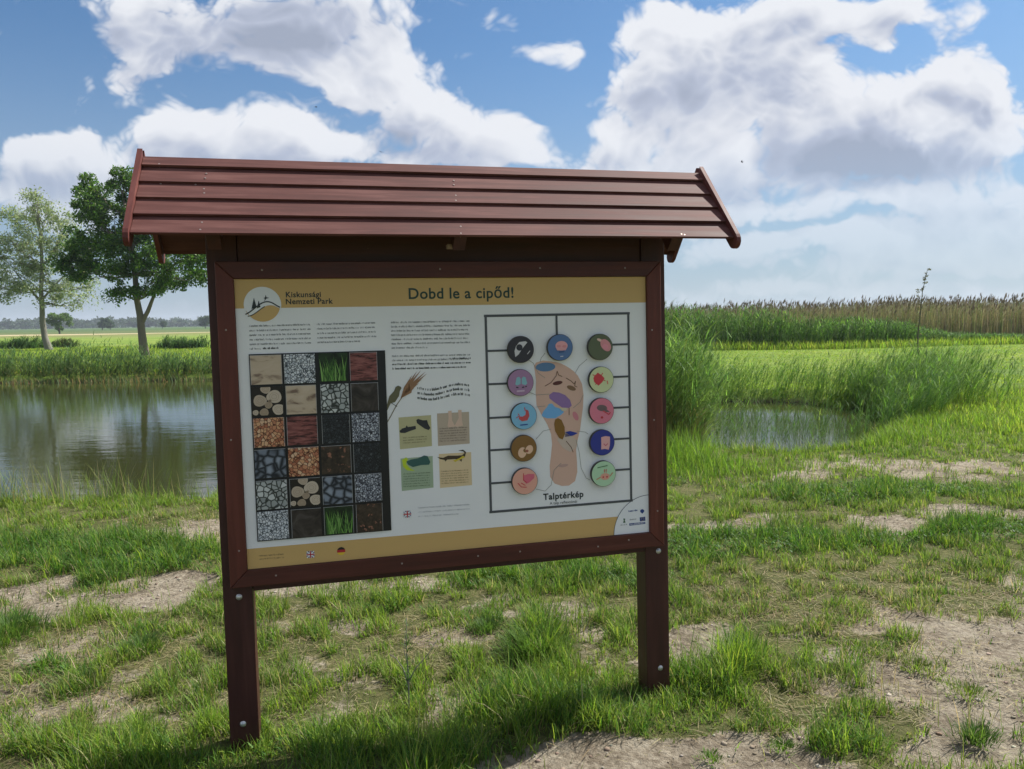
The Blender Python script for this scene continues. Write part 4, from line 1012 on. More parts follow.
# park emblem
f = Flat(); c = PP(262.6, 304.8); R_ = .0655
f.ellipse(c, R_, R_, m_white, Y2, n=48)
def hill(t): return -.018 + .020 * sin((t - .35) * 4.2)
seg_ = []
for k in range(25):
    t = k / 24; xx = -R_ * .90 + 2 * R_ * .90 * t; zz = hill(t) - .004; zz = max(zz, -sqrt(max(R_ ** 2 * .92 - xx * xx, 0))); seg_.append((c[0] + xx, c[1] + zz))
low_ = [(c[0] + R_ * .94 * cos(a), c[1] + R_ * .94 * sin(a)) for a in [(-.12 - (pi - .45) * k / 20) for k in range(21)]]
f.poly(seg_ + low_, m_beige, Y3)
f.line([(c[0] - R_ * .92 + 2 * R_ * .92 * k / 24, c[1] + hill(k / 24) + .014 * sin(pi * min(1, k / 24 + .1))) for k in range(25)], .0042, m_ink, Y4)
f.line([(c[0] - R_ * .80 + 2 * R_ * .7 * k / 20, c[1] + hill(k / 24) - .003) for k in range(14)], .0030, m_ink, Y4)
for (dx_, h_, w_) in ((-.030, .036, .009), (-.014, .026, .0065)): f.poly([(c[0] + dx_ - w_, c[1] - .012 - abs(dx_) * .1), (c[0] + dx_ + w_, c[1] - .008), (c[0] + dx_ + .001, c[1] - .010 + h_)], m_ink, Y4 - .0003)
f.poly([(c[0] + .006, c[1] + .012), (c[0] + .009, c[1] + .022), (c[0] + .004, c[1] + .024), (c[0] + .010, c[1] + .027), (c[0] + .012, c[1] + .036), (c[0] + .015, c[1] + .027), (c[0] + .024, c[1] + .025), (c[0] + .014, c[1] + .022)], m_ink, Y4)
f.make('park_emblem', panel)

# four small pictures with captions
f = Flat()
cards = [((398.5, 417.5), (431, 415), (432, 446), (400, 449.3), (.50, .46, .25)), ((437, 413.5), (469, 411.8), (469.7, 443.5), (438, 446), (.50, .40, .30)),
         ((400.5, 458.5), (432.6, 456), (433.5, 487.5), (401.8, 491), (.36, .45, .30)), ((438.8, 454), (471, 452), (472, 485), (440, 488), (.72, .55, .32))]
for (a, b, c_, d, col) in cards: f.ppoly([a, b, c_, d], flat('card_print', col), Y1)
m_boot = flat('dark_figure', (.03, .032, .035)); m_skin = flat('skin_print', (.68, .48, .36)); m_teal = flat('teal_print', (.035, .11, .095)); m_lime = flat('lime_print', (.50, .62, .03)); m_brown = flat('brown_print', (.06, .04, .02)); m_yel = flat('yellow_print', (.65, .50, .04))
f.ppoly([(399.5, 431), (402, 428.5), (405.5, 427.5), (406.5, 425.3), (408, 427), (415.5, 425.8), (416, 429), (410, 431), (405, 433), (400.5, 432.8)], m_boot, Y2)
f.ppoly([(416.3, 420), (418, 418.8), (423, 420.3), (427, 420), (428.2, 424), (430.5, 428), (428.5, 430), (424.5, 428.6), (420, 425.4), (416.8, 423)], m_boot, Y2)
f.ppoly([(448, 411), (451.5, 410.6), (452, 420), (455, 426.5), (448.5, 427.5), (447.5, 426), (448.5, 418)], m_skin, Y2)
f.ppoly([(458, 410), (461.5, 409.8), (461.8, 419), (463, 425.5), (457, 427), (454.5, 425.8), (458.6, 418)], m_skin, Y2)
f.ppoly([(402, 460), (406, 457.2), (408, 459), (406, 464), (410, 468), (415, 471), (407, 470.3), (403, 466.5)], m_lime, Y2)
f.ppoly([(406.2, 461.5), (411, 459.5), (418, 458.2), (424, 455.4), (427.5, 456), (430.3, 462), (429, 464.6), (421, 465), (413, 467), (408.5, 465)], m_teal, Y3)
f.ppoly([(437, 457), (443, 457.8), (448, 455.6), (457, 455.6), (462, 455.2), (464.6, 453), (463, 451.2), (458, 450.6), (463, 449.6), (466, 452), (465, 456.3), (462, 458.5), (461.5, 461.7), (459.5, 460), (455, 459), (447, 459.6), (445.5, 461.5), (444.3, 459.8), (440.5, 459.2)], m_brown, Y2)
f.ppoly([(453, 460.5), (459, 458.3), (463, 455.6), (465.2, 457.3), (459.5, 459.6), (455, 462)], m_yel, Y3)
for (x0, y0, x1, n, pc, col) in [(403, 438.4, 427, 3, 2.6, (.2, .17, .08)), (439.5, 429.3, 467.5, 6, 2.5, (.16, .12, .09)), (403.5, 474.6, 430.5, 6, 2.5, (.13, .17, .10)), (441, 472.0, 469, 6, 2.4, (.3, .2, .09))]:
    mm_ = flat('caption_ink', col)
    for i in range(n): script_line(f, PP(x0, y0 + pc * i), PP(x1, y0 - 1.6 + pc * i), .0040, mm_, weight=.2)
f.make('small_picture', panel)

# bird on a reed stem with a feathery head
f = Flat(); m_bird = flat('bird_print', (.13, .12, .06)); m_reedp = flat('reed_print', (.30, .16, .08)); m_stem = flat('stem_print', (.24, .20, .13))
f.line([PP(384, 428), PP(391, 415.5), PP(396.5, 405), PP(400.8, 399), PP(405, 392)], .0035, m_stem, Y2)
f.ppoly([(385, 411.5), (387.2, 403.5), (389.4, 396), (394, 391), (395.5, 387), (398, 385.6), (401, 386.8), (401.4, 388.3), (399.8, 391), (399, 396), (395, 402), (390.5, 403.5), (387, 410.8)], m_bird, Y3)
for k, (tx, ty) in enumerate([(412, 375), (417, 371), (421, 370), (425.5, 371.5), (427, 373.5), (422, 379), (419, 383), (414, 388), (409, 381), (413, 379.5)]):
    f.ppoly([(400.5, 398.5), (404 + k * .5, 387 + k * .3), (tx, ty), (406 + k * .6, 389.5 + k * .35)], m_reedp, Y3 - .0002 * (k % 3 + 1))
f.line([PP(391.5, 403), PP(397, 406.5)], .002, m_ink, Y4)
f.make('bird_picture', panel)

# flags and logos
m_red = flat('flag_red', (.45, .02, .03)); m_navy = flat('flag_blue', (.02, .03, .15)); m_gold = flat('flag_gold', (.75, .5, .04)); m_blk = flat('flag_black', (.015, .015, .015)); m_eu = flat('union_blue', (.02, .055, .22))
def uk(f, c, w, h):
    f.poly([(c[0] - w, c[1] - h), (c[0] + w, c[1] - h), (c[0] + w, c[1] + h), (c[0] - w, c[1] + h)], m_navy, Y2)
    for s in (1, -1): f.line([(c[0] - w * .9, c[1] - h * .9 * s), (c[0] + w * .9, c[1] + h * .9 * s)], h * .35, m_white, Y3 - .0001 * s)
    f.line([(c[0] - w, c[1]), (c[0] + w, c[1])], h * .6, m_white, Y4); f.line([(c[0], c[1] - h), (c[0], c[1] + h)], h * .6, m_white, Y4 - .0002)
    f.line([(c[0] - w, c[1]), (c[0] + w, c[1])], h * .35, m_red, Y4 - .0004); f.line([(c[0], c[1] - h), (c[0], c[1] + h)], h * .35, m_red, Y4 - .0006)
f = Flat(); uk(f, PP(310.5, 554.3), .014, .0125); f.make('british_flag', panel)
f = Flat(); uk(f, PP(407.3, 514), .014, .0125); f.make('british_flag', panel)
f = Flat(); c = PP(341.2, 551); r_ = .0155
for (a0, a1, m_) in ((math.asin(.33), pi - math.asin(.33), m_blk),): f.ellipse(c, r_, r_, m_, Y2, a0=a0, a1=a1, n=20)
ch = sqrt(1 - .33 ** 2) * r_
f.poly([(c[0] + r_ * cos(a), c[1] + r_ * sin(a)) for a in (.336, .17, 0, -.17, -.336)] + [(c[0] - r_ * cos(a), c[1] + r_ * sin(a)) for a in (-.336, -.17, 0, .17, .336)], m_red, Y2)
f.ellipse(c, r_, r_, m_gold, Y2, a0=pi + .336, a1=2 * pi - .336, n=20); f.make('german_flag', panel)
f = Flat(); ce = (FR - .0012, FB + .0012); Rr = PP(649.5, 531.5)[0] - PP(614.5, 533)[0]
f.poly([ce] + [(ce[0] - Rr * sin(a), ce[1] + Rr * cos(a)) for a in [k * (pi / 2) / 24 for k in range(25)]], m_white, Y2)
f.line([(ce[0] - Rr * sin(a), ce[1] + Rr * cos(a)) for a in [k * (pi / 2) / 24 for k in range(25)]], .0022, m_grey, Y3)
f.ppoly([(640, 510.2), (642, 508.9), (644, 510), (644, 511.5), (642.2, 513.6), (640.2, 512)], m_eu, Y3)
script_line(f, PP(628.3, 512), PP(639, 510.6), .0055, m_eu, y=Y3, weight=.3)
f.ppoly([(639.5, 517.3), (645, 516.6), (645.2, 520.6), (639.7, 521.3)], m_eu, Y3); cf = PP(642.4, 519)
for k in range(12): f.ellipse((cf[0] + .0062 * cos(k * pi / 6), cf[1] + .0062 * sin(k * pi / 6)), .0009, .0009, m_gold, Y4, n=6)
f.ppoly([(629, 523.3), (645, 521.9), (645.2, 523.7), (629.2, 525.7)], m_eu, Y3); script_line(f, PP(629.8, 525), PP(644.6, 523.2), .0038, m_white, y=Y4, weight=.25)
script_line(f, PP(629.5, 520.3), PP(637, 519.4), .0045, m_grey, y=Y3)
mg = flat('crest_green', (.08, .16, .09)); f.ppoly([(623, 518.6), (624, 518.3), (625.2, 518.8), (624.6, 520.2), (625.4, 522.6), (622.8, 522.8), (623.6, 520.4)], mg, Y3)
script_line(f, PP(620.5, 525.6), PP(627.5, 524.8), .004, m_grey, y=Y3); f.make('sponsor_logos', panel)

# ---- picture tiles in their black tray (local frame of the board)
tray = part('tile_tray', lambda bm: box(bm, *(lambda a, b: (a[0], b[0]))(PP(248.8, 355), PP(385, 352)), -.0035, -.0003, PP(258, 541.5)[1], PP(320, 352.2)[1]), flat('tray_black', (.012, .012, .014), .4))
tx0, tx1, tz0, tz1 = PP(248.8, 355)[0], PP(385, 352)[0], PP(258, 541.5)[1], PP(320, 352.2)[1]
tx0, tx1 = PP(250.3, 355)[0] - .006, PP(386, 525)[0] + .002
def tile_mat(kind, seed):
    m, N, bs = mat('tile_' + kind); P = N.v('ADD', N.coord('Object'), (seed * 1.37, 0, seed * .71)); bs.inputs['Roughness'].default_value = .4; bs.inputs['Specular IOR Level'].default_value = .35
    def stones(scale, stops, gap, gapc=(.01, .01, .01), edge=.06):
        P2 = N.v('MULTIPLY_ADD', N.v('SUBTRACT', N.noise(P, scale * .9, 2, color=True), (.5, .5, .5)), (.35 / scale,) * 3, P)
        e = N.voro(P2, scale, 'DISTANCE_TO_EDGE'); cr = N.n.new('ShaderNodeSeparateColor'); N.link(N.voro(P2, scale, 'F1', 'Color'), cr.inputs[0])
        c = N.ramp(N.m('ADD', N.m('MULTIPLY', cr.outputs[0], .75), N.m('MULTIPLY', N.noise(P, scale * 2, 3), .25)), stops)
        return N.mix(N.smooth(e, gap, gap + edge), gapc, c)
    if kind == 'sand': c = N.ramp(N.noise(N.v('MULTIPLY', P, (1, 1, 2.4)), 13, 3, .5, .6), [(.36, (.20, .13, .09)), (.47, (.52, .40, .28)), (.7, (.58, .46, .34))])
    elif kind == 'white_gravel': c = stones(105, [(0, (.35, .38, .42)), (.5, (.62, .64, .66)), (1, (.80, .80, .80))], .03, (.04, .05, .06), .12)
    elif kind == 'fine_gravel': c = stones(120, [(0, (.12, .13, .16)), (.5, (.35, .37, .42)), (1, (.70, .72, .76))], .05, (.02, .02, .03), .12)
    elif kind == 'bark': c = N.ramp(N.noise(N.v('MULTIPLY', P, (.7, 1, 4)), 28, 5, .65, .3), [(.38, (.03, .012, .012)), (.48, (.18, .05, .045)), (.62, (.30, .11, .095))])
    elif kind == 'pebble': c = stones(52, [(0, (.22, .24, .23)), (.5, (.42, .44, .42)), (1, (.66, .67, .64))], .03, (.03, .035, .03), .14)
    elif kind == 'river_stone': c = stones(30, [(0, (.12, .14, .18)), (.5, (.20, .23, .28)), (1, (.32, .36, .42))], .005, (.015, .018, .025), .30)
    elif kind == 'chips': c = stones(85, [(0, (.25, .07, .03)), (.35, (.50, .19, .10)), (.7, (.62, .34, .17)), (1, (.76, .56, .38))], .02, (.08, .02, .01), .10)
    elif kind == 'black_gravel': c = stones(110, [(0, (.012, .014, .018)), (.8, (.035, .04, .048)), (1, (.13, .14, .15))], .02, (.005, .005, .006), .1)
    elif kind == 'slate': c = N.ramp(N.noise(P, 16, 6, .6, 1.2), [(.35, (.018, .014, .012)), (.55, (.045, .035, .03)), (.75, (.10, .085, .075))])
    elif kind == 'soil': c = N.mix(N.smooth(N.noise(P, 55, 3, .6), .60, .68), N.ramp(N.noise(P, 40, 6, .7), [(.3, (.012, .009, .007)), (.6, (.06, .04, .027)), (.8, (.13, .09, .06))]), (.30, .13, .08))
    elif kind == 'log_ends': c = (.018, .013, .010)
    elif kind == 'grass': c = N.ramp(N.noise(P, 30, 3), [(.4, (.004, .010, .004)), (.7, (.02, .05, .015))])
    if isinstance(c, tuple): bs.inputs['Base Color'].default_value = c4(c)
    else: N.link(c, bs.inputs['Base Color'])
    return m
GRID = [['sand', 'white_gravel', 'grass', 'bark'], ['log_ends', 'sand', 'pebble', 'slate'], ['chips', 'bark', 'black_gravel', 'fine_gravel'],
        ['river_stone', 'chips', 'soil', 'black_gravel'], ['pebble', 'log_ends', 'river_stone', 'fine_gravel'], ['white_gravel', 'slate', 'grass', 'soil']]
TW = {'sand': 'sandy tan picture tile', 'white_gravel': 'white gravel picture tile', 'grass': 'green grass picture tile', 'bark': 'reddish bark picture tile', 'log_ends': 'sawn log ends picture tile', 'pebble': 'pale pebble picture tile', 'slate': 'dark stone picture tile', 'chips': 'orange wood chips picture tile',
      'black_gravel': 'black gravel picture tile', 'fine_gravel': 'fine grey gravel picture tile', 'river_stone': 'blue grey river stones picture tile', 'soil': 'brown soil picture tile'}
m_edge = flat('tile_edge', (.40, .40, .40)); m_logw = [flat('log_wood', cc0) for cc0 in ((.48, .38, .28), (.56, .46, .35), (.38, .29, .20))]; m_logr = flat('log_ring', (.30, .21, .14)); m_gb = [flat('grass_print', c0) for c0 in ((.07, .19, .03), (.13, .30, .05), (.04, .11, .02), (.22, .40, .10))]
cw, rh = (tx1 - tx0) / 4, (tz1 - tz0) / 6
for r in range(6):
    for c_ in range(4):
        kind = GRID[r][c_]; a0 = tx0 + cw * c_ + .0045; a1 = tx0 + cw * (c_ + 1) - .0045; z1 = tz1 - rh * r - .0045; z0 = tz1 - rh * (r + 1) + .0045
        if c_ == 2 and r in (0, 1, 2): a0 += .006
        if c_ == 3: a1 -= .009; a0 -= .002 * (r < 3)
        a0 += random.uniform(-.001, .001); z0 += random.uniform(-.001, .001); yy = -.0085 - random.uniform(0, .0012)
        bm = bmesh.new(); box(bm, a0, a1, yy, -.0036, z0, z1, .0)
        me = bm_mesh('picture_tile', bm); t = obj('picture_tile', me, [m_edge, tile_mat(kind, r * 4 + c_)], board); t['label'] = TW[kind]
        for pgn in me.polygons:
            pgn.material_index = 1
        e = Flat(); ye = yy - .0004; bw = .0012
        for (q0, q1) in (((a0, z1 - bw), (a1, z1 - bw)), ((a0 + bw, z0), (a0 + bw, z1)), ((a1 - bw, z0), (a1 - bw, z1))):
            if random.random() < .6: e.line([q0, q1], bw, m_edge, ye - .0002)
        cxm, czm, hw, hh = (a0 + a1) / 2, (z0 + z1) / 2, (a1 - a0) / 2 - .002, (z1 - z0) / 2 - .002
        if kind == 'log_ends':
            for (ux, uz, rr, w3) in ((-.5, .05, .44, 0), (.45, .30, .50, 1), (-.1, .86, .34, 0), (.05, -.28, .26, 2), (.72, -.62, .42, 1), (-.25, -.78, .30, 2), (-.82, -.78, .20, 1), (.15, .0, .12, 2)):
                pts = []
                for k in range(22):
                    an = 2 * pi * k / 22; rad = rr * (1 + .05 * sin(3 * an + ux * 9)); pts.append((cxm + hw * max(-1, min(1, ux + rad * cos(an))), czm + hh * max(-1, min(1, uz + rad * .92 * sin(an)))))
                e.poly(pts, m_logw[w3], ye)
                for q_ in (.62, .34): e.line([(cxm + hw * max(-1, min(1, ux + rr * q_ * cos(an))), czm + hh * max(-1, min(1, uz + rr * q_ * .92 * sin(an)))) for an in [2 * pi * k / 14 for k in range(15)]], .0009, m_logr, ye - .0003)
        if kind == 'grass':
            for k in range(46):
                bx = random.uniform(-.85, .85); tx_ = max(-1, min(1, bx + random.uniform(-.6, .6))); tz_ = random.uniform(.1, 1); w4 = random.uniform(.02, .06)
                e.poly([(cxm + hw * (bx - w4), z0 + .002), (cxm + hw * (bx + w4), z0 + .002), (cxm + hw * ((bx + tx_) / 2 + w4 * .8), czm + hh * (tz_ - 1) * .5 + .002), (cxm + hw * tx_, czm + hh * tz_), (cxm + hw * ((bx + tx_) / 2 - w4 * .6), czm + hh * (tz_ - 1) * .5)], m_gb[k % 4], ye - .00015 * (k % 9))
        if e.f: e.make('picture_detail', t)
# the black line beside the tray's upper right corner and the thin stem below
# ---- the sole map: grooves, sole, organs
f = Flat(); gw = .0098
q_ = [PP(486.3, 317.5), PP(628.3, 311.8), PP(631, 501), PP(490.2, 511.5)]
al, ar, zt, zb = (q_[0][0] + q_[3][0]) / 2, (q_[1][0] + q_[2][0]) / 2, (q_[0][1] + q_[1][1]) / 2, (q_[2][1] + q_[3][1]) / 2
for (a, b) in (((al - gw / 2, zt), (ar + gw / 2, zt)), ((al, zb), (al, zt)), ((ar, zb), (ar, zt)), ((al - gw / 2, zb), (ar + gw / 2, zb))): f.line([a, b], gw, m_track, Y2 - (.0002 if a[0] != b[0] else 0))
LD = [(519, 349), (518.7, 382), (522, 415.3), (522, 447.3), (523, 480)]; RD = [(598, 346.5), (599, 379), (599.3, 410), (600, 441.5), (601.3, 472.5)]; TD = (558, 347)
for p in LD: c = PP(*p); f.line([(al, c[1] - .004), (c[0], c[1] - .004)], gw * .85, m_track, Y3)
for p in RD: c = PP(*p); f.line([(ar, c[1] + .006), (c[0], c[1] + .006)], gw * .85, m_track, Y3)
c = PP(557, 347); f.line([(c[0], zt), c], gw * .9, m_track, Y3); f.make('track', panel)
f = Flat(); m_sole = flat('sole_print', (.66, .42, .32)); m_sole2 = flat('heel_print', (.62, .38, .30))
f.ppoly([(534, 366), (536, 362.5), (543, 360.5), (556, 362), (561, 363.5), (566, 366), (570, 368.5), (574, 371.5), (578, 376), (582, 384), (583.5, 395), (583, 407), (581.5, 418), (580, 430), (577.5, 440), (576, 450), (577, 462), (577.3, 472), (575, 481), (569, 485.5), (562, 486), (554.5, 483.5), (550.2, 477), (549.6, 466), (551, 455), (552, 444), (551, 434), (547, 424), (541, 414), (536.5, 405), (535.6, 392), (536, 380)], m_sole, Y1)
f.ppoly([(561, 429), (577, 440), (575.5, 448), (570, 452), (563, 448), (557, 440)], flat('sole_patch', (.60, .47, .38)), Y2)
f.ellipse(PP(545.5, 367), .041, .018, flat('organ_slate', (.10, .20, .34)), Y2); f.ellipse(PP(557.5, 383), .021, .008, flat('organ_dark', (.10, .025, .02)), Y2, rot=.15); f.ellipse(PP(571.3, 388), .020, .009, flat('organ_brown', (.22, .12, .06)), Y2, rot=-.38)
f.ppoly([(549, 395), (553, 392), (559, 392.5), (565, 395), (570, 400), (571.7, 405.5), (569, 408), (562, 407.5), (554, 402), (549.5, 398.5)], flat('organ_violet', (.28, .16, .36)), Y2)
f.ppoly([(541.5, 415), (543.5, 411), (546.5, 407.5), (549, 403.8), (552, 403.5), (555, 407), (560, 408.5), (564, 412), (561, 414.8), (555, 418.3), (547, 418.3), (543, 417)], flat('organ_sky', (.17, .42, .72)), Y2)
f.ppoly([(559, 407.8), (567, 408), (566.5, 410.5), (561.5, 411)], flat('organ_cream', (.62, .55, .38)), Y2)
f.ellipse(PP(575.5, 416), .0105, .020, flat('organ_rose', (.62, .22, .25)), Y2, rot=.45); f.ppoly([(555, 419.5), (558, 418), (561.5, 420), (564.5, 427), (564.8, 434), (562.5, 439.5), (559, 438), (555, 431), (554, 424)], flat('organ_umber', (.25, .12, .02)), Y3)
f.ppoly([(564.8, 432), (570, 431), (578, 433), (573, 435.5), (565, 437)], flat('organ_blue', (.02, .04, .30)), Y2); f.ellipse(PP(563.5, 465.5), .020, .0065, flat('organ_mauve', (.52, .33, .28)), Y2, rot=.1)
m_thin = flat('hair_line', (.28, .27, .24)); m_nerve = flat('nerve_line', (.14, .07, .04))
def pl_(pxs, w=.0018, m=m_thin, y=Y3): f.line([PP(*p) for p in pxs], w, m, y)
pl_([(527, 359), (533, 363), (538, 373), (545, 378)]); pl_([(545, 353), (541, 358), (540, 362)]); pl_([(587, 359), (579, 366), (575, 373)]); pl_([(529, 392), (536, 395), (549, 394)]); pl_([(536, 407), (545, 406)]); pl_([(536, 439), (543, 431), (551, 429)]); pl_([(577, 431), (585, 432), (588, 434)])
pl_([(536, 489), (545, 491), (551, 485), (554, 470), (561, 463)]); pl_([(576, 440), (579, 452), (581, 468), (586, 478), (590, 480)]); pl_([(583, 395), (580, 402), (573, 408)]); pl_([(566, 441), (571, 447), (573, 452)], .0028, m_nerve)
pl_([(545, 386), (551, 382.5), (556, 376), (557, 371), (558.5, 375), (562, 376.5)], .0026, m_nerve); pl_([(566, 378), (571, 381), (574, 384), (575.5, 381), (574.5, 386), (577, 387)], .0026, m_nerve); pl_([(569, 408), (569, 415)], .0026, m_nerve)
f.make('sole_picture', panel)

# ---- sliding discs
m_rim = flat('disc_rim', (.05, .045, .04), .5)
def disc(px, col, shapes, label, tilt=0):
    c = PP(px[0] + .6, px[1] + .4); r = .0535; bm = bmesh.new(); n = 40; y0, y1 = -.0215, -.0030
    prof = [(r * .985, y1), (r, y1 - .001), (r, y0 + .0015), (r - .0018, y0)]
    vv = [[bm.verts.new((c[0] + q * cos(2 * pi * k / n), y, c[1] + q * sin(2 * pi * k / n))) for k in range(n)] for q, y in prof]
    for i in range(3):
        for k in range(n): fa = bm.faces.new((vv[i][k], vv[i][(k + 1) % n], vv[i + 1][(k + 1) % n], vv[i + 1][k])); fa.material_index = 0; fa.smooth = True
    fa = bm.faces.new(vv[3]); fa.material_index = 1; bm.faces.new(vv[0][::-1])
    me = bm_mesh('sliding_disc', bm); o = obj('sliding_disc', me, [m_rim, flat('disc_face', col)], board); o['label'] = label
    e = Flat(); yf = y0 - .0005
    for s in shapes:
        k = s[0]; m = flat('disc_ink', s[1])
        if k == 'p': e.poly([(c[0] + x * r, c[1] + y * r) for x, y in s[2]], m, yf); yf -= .0003
        if k == 'e': e.ellipse((c[0] + s[2] * r, c[1] + s[3] * r), s[4] * r, s[5] * r, m, yf, rot=s[6] if len(s) > 6 else 0); yf -= .0003
        if k == 'l': e.line([(c[0] + x * r, c[1] + y * r) for x, y in s[2]], s[3] * r, m, yf); yf -= .0003
    e.make('disc_picture', o)
W_, PK, RD_, DK = (.62, .60, .60), (.68, .27, .28), (.60, .05, .06), (.03, .03, .04)
disc(LD[0], (.035, .032, .040), [('p', W_, [(-.12, .55), (.35, .60), (.5, .52), (.05, .0), (-.18, -.35), (-.45, -.55), (-.5, -.1), (-.38, .25)]), ('e', DK, -.12, .15, .24, .24), ('l', W_, [(.48, -.35), (.68, -.12)], .05)], 'black disc with a white eye')
disc(TD, (.09, .17, .34), [('e', (.75, .36, .36), .1, .12, .48, .36), ('e', PK, -.12, .1, .16, .1), ('e', PK, .32, .08, .16, .1), ('p', (.75, .36, .36), [(-.32, -.05), (.5, -.08), (.42, -.22), (-.25, -.22)]), ('l', (.04, .08, .2), [(-.1, -.34), (.3, -.32)], .09), ('l', W_, [(0, -.68), (.2, -.66)], .06)], 'slate blue disc with a pink brain')
disc(RD[0], (.11, .13, .07), [('e', (.75, .5, .4), -.05, .52, .24, .10, -.4), ('e', PK, .42, .12, .52, .36, -.9), ('e', (.75, .28, .32), .40, .0, .26, .2, -.7)], 'olive green disc with a pink heart')
disc(LD[1], (.36, .20, .33), [('p', (.25, .48, .52), [(-.12, .45), (-.3, .38), (-.42, -.1), (-.3, -.2), (-.02, -.1), (.0, .3)]), ('p', (.25, .48, .52), [(.2, .45), (.38, .38), (.5, -.08), (.36, -.2), (.08, -.1), (.08, .3)]), ('l', DK, [(-.35, -.33), (-.2, -.36)], .08), ('l', DK, [(.1, -.35), (.25, -.33)], .08), ('l', DK, [(.35, -.3), (.44, -.28)], .08), ('l', (.6, .45, .55), [(-.3, -.62), (.25, -.60)], .12)], 'mauve disc with pale blue lungs')
disc(RD[1], (.62, .66, .36), [('e', RD_, -.28, .1, .36, .34), ('p', RD_, [(-.65, .15), (-.3, .55), (.0, .35), (.25, .1), (.05, -.2), (-.25, -.45), (-.6, -.15)]), ('l', RD_, [(-.7, .4), (.3, -.1)], .06), ('l', RD_, [(.1, .5), (-.5, -.35)], .06), ('l', RD_, [(.45, -.1), (.5, -.35)], .06)], 'pale yellow disc with a red figure')
disc(LD[2], (.22, .48, .66), [('p', (.55, .08, .08), [(.15, .5), (.35, .4), (.42, .0), (.25, -.32), (-.15, -.38), (-.4, -.2), (-.38, .0), (-.1, -.02), (.12, .1)]), ('l', (.6, .1, .1), [(-.6, -.1), (-.35, .05), (-.45, .2)], .06), ('l', RD_, [(.05, .65), (.1, .4)], .06), ('l', (.03, .08, .3), [(-.3, -.65), (.25, -.62)], .09)], 'light blue disc with a red stomach')
disc(RD[2], (.70, .20, .27), [('e', (.16, .11, .11), .02, .22, .42, .24, -.15), ('p', (.16, .11, .11), [(.1, .35), (.65, -.12), (.3, -.1)]), ('l', RD_, [(.1, .0), (.55, -.3), (.7, -.15)], .07), ('e', (.5, .03, .04), .0, -.5, .10, .09)], 'pink disc with a brown liver')
disc(LD[3], (.24, .12, .03), [('e', (.78, .50, .33), -.14, -.30, .32, .40, -.2), ('e', (.24, .12, .03), .1, -.15, .16, .16), ('e', (.78, .50, .33), .40, -.1, .28, .34, -.5), ('e', (.35, .10, .06), .22, -.2, .12, .10)], 'brown disc with two tan kidneys')
disc(RD[3], (.03, .04, .26), [('p', (.76, .40, .38), [(-.1, .42), (.25, .48), (.62, .42), (.6, -.2), (.5, -.58), (.2, -.5), (-.12, -.52), (-.1, -.1)]), ('l', (.6, .15, .2), [(.1, -.1), (.25, -.25), (.42, -.1)], .08)], 'navy disc with a pink square')
disc(LD[4], (.76, .38, .28), [('p', (.68, .14, .2), [(-.1, .45), (.3, .55), (.75, .5), (.72, .2), (.35, -.1), (.1, -.2), (-.15, .1)]), ('l', RD_, [(-.1, .6), (-.12, .1), (.15, -.1)], .06), ('l', RD_, [(-.55, -.1), (-.3, -.4), (.1, -.45)], .06), ('l', RD_, [(-.3, -.1), (.0, -.3)], .06)], 'salmon disc with a pink bladder')
disc(RD[4], (.45, .66, .42), [('e', (.72, .36, .26), .1, -.22, .38, .26), ('e', RD_, -.05, -.25, .07, .07), ('e', RD_, .25, -.25, .07, .07), ('l', (.1, .22, .1), [(-.5, .5), (.3, .62)], .07), ('l', RD_, [(.05, .35), (.05, .1)], .05), ('l', RD_, [(.2, .35), (.18, .1)], .05), ('l', (.6, .2, .1), [(-.6, -.4), (-.3, -.25)], .06), ('l', (.6, .2, .1), [(.5, -.2), (.72, .05)], .06)], 'pale green disc with an orange gut')

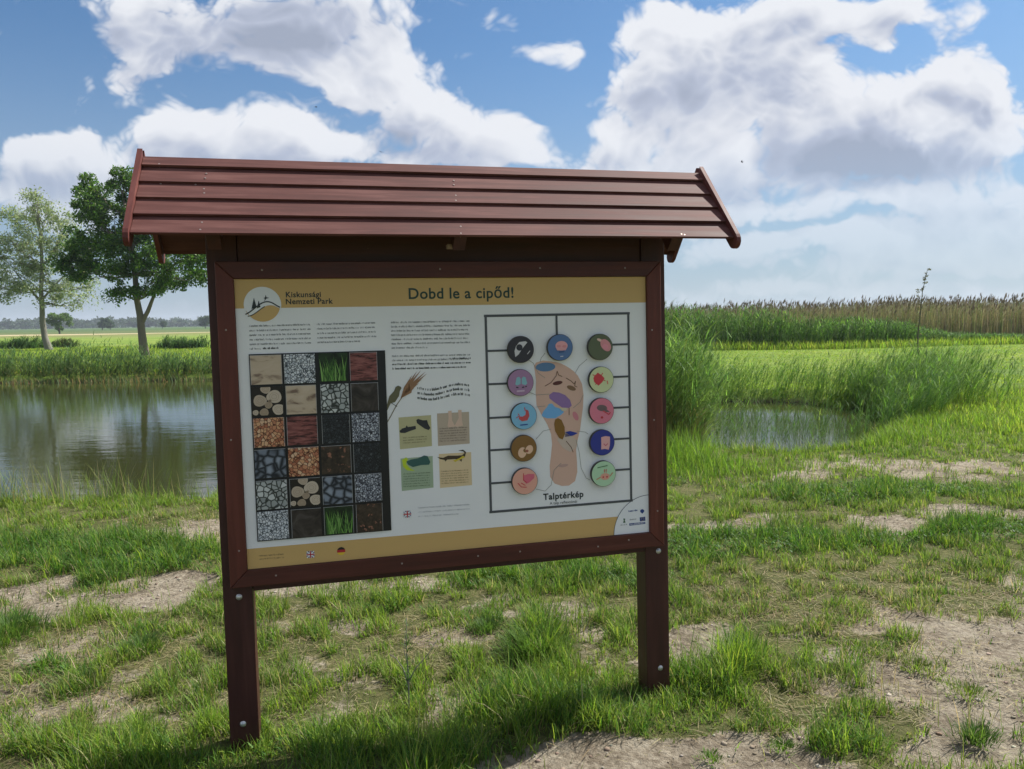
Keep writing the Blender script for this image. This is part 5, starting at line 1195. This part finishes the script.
# nails on the visible slope, each standing on its board
rb = [o for o in COL.objects if o.name.startswith('roof_board')][:5]
for (px, py) in NAILS:
    p = slope_hit(px, py); u = (p - Vector((p.x, YR, ZR))).length
    i = min(range(5), key=lambda k: 0 if starts[k][1] >= u > (starts[k - 1][1] if k else 0) else 9)
    dn_ = starts[i][1] - u; w = Mx.to_3x3() @ Vector((0, 0, 1)); e_u = Mx.to_3x3() @ Vector((0, 1, 0))
    # height of the tilted board's face above the slope at this point
    hgt = .012 + .0035 / cos(.118) - dn_ * math.tan(.118)
    pp_ = Vector((p.x, YR, ZR)) + e_u * u + w * hgt
    part('nail', lambda bm: nail_on(bm, pp_ - w * .003), m_nail, rb[i])

# ---- three swallows far up in front of the clouds
m_birdb = flat('plumage', (.03, .03, .035), .8)
def swallow(px, py, dist, rz, label):
    d = ray(px, py); k = dist / d[1]; root = None
    bm = bmesh.new()
    sec = [(-.085, .004, .0), (-.05, .014, .0), (-.01, .022, .0), (.03, .02, .004), (.055, .013, .008), (.075, .004, .006)]
    vv = [[bm.verts.new((x, r * cos(2 * pi * j / 8), z + r * sin(2 * pi * j / 8))) for j in range(8)] for x, r, z in sec]
    for i in range(len(sec) - 1):
        for j in range(8): bm.faces.new((vv[i][j], vv[i][(j + 1) % 8], vv[i + 1][(j + 1) % 8], vv[i + 1][j]))
    bm.faces.new(vv[0]); bm.faces.new(vv[-1])
    for s in (1, -1):
        o = [(.035, s * .01, .006), (.045, s * .08, .035), (.01, s * .15, .03), (-.06, s * .21, .015), (-.02, s * .13, .025), (-.02, s * .06, .022), (-.025, s * .01, .004)]
        a = [bm.verts.new(p) for p in o]; b_ = [bm.verts.new((p[0], p[1], p[2] - .004)) for p in o]; bm.faces.new(a); bm.faces.new(b_[::-1])
        for j in range(7): bm.faces.new((a[j], a[(j + 1) % 7], b_[(j + 1) % 7], b_[j]))
        t = [bm.verts.new(p) for p in [(-.07, s * .003, 0), (-.14, s * .03, .0), (-.085, s * .015, .0)]]; bm.faces.new(t)
    o = obj('swallow', bm_mesh('swallow', bm), m_birdb); o.location = (d[0] * k, dist, EYE + d[2] * k); o.rotation_euler = (.2, .1, rz); o.scale = (1, 1, 1)
    tag(o, label, 'bird', 'birds in the sky')
swallow(316, 107, 46, .4, 'tiny dark bird high above the left part of the roof')
swallow(381, 152, 60, 2.0, 'tiny dark bird just above the middle of the roof ridge')
swallow(742, 162, 44, 2.8, 'tiny dark bird right of the roof tip in front of a white cloud')
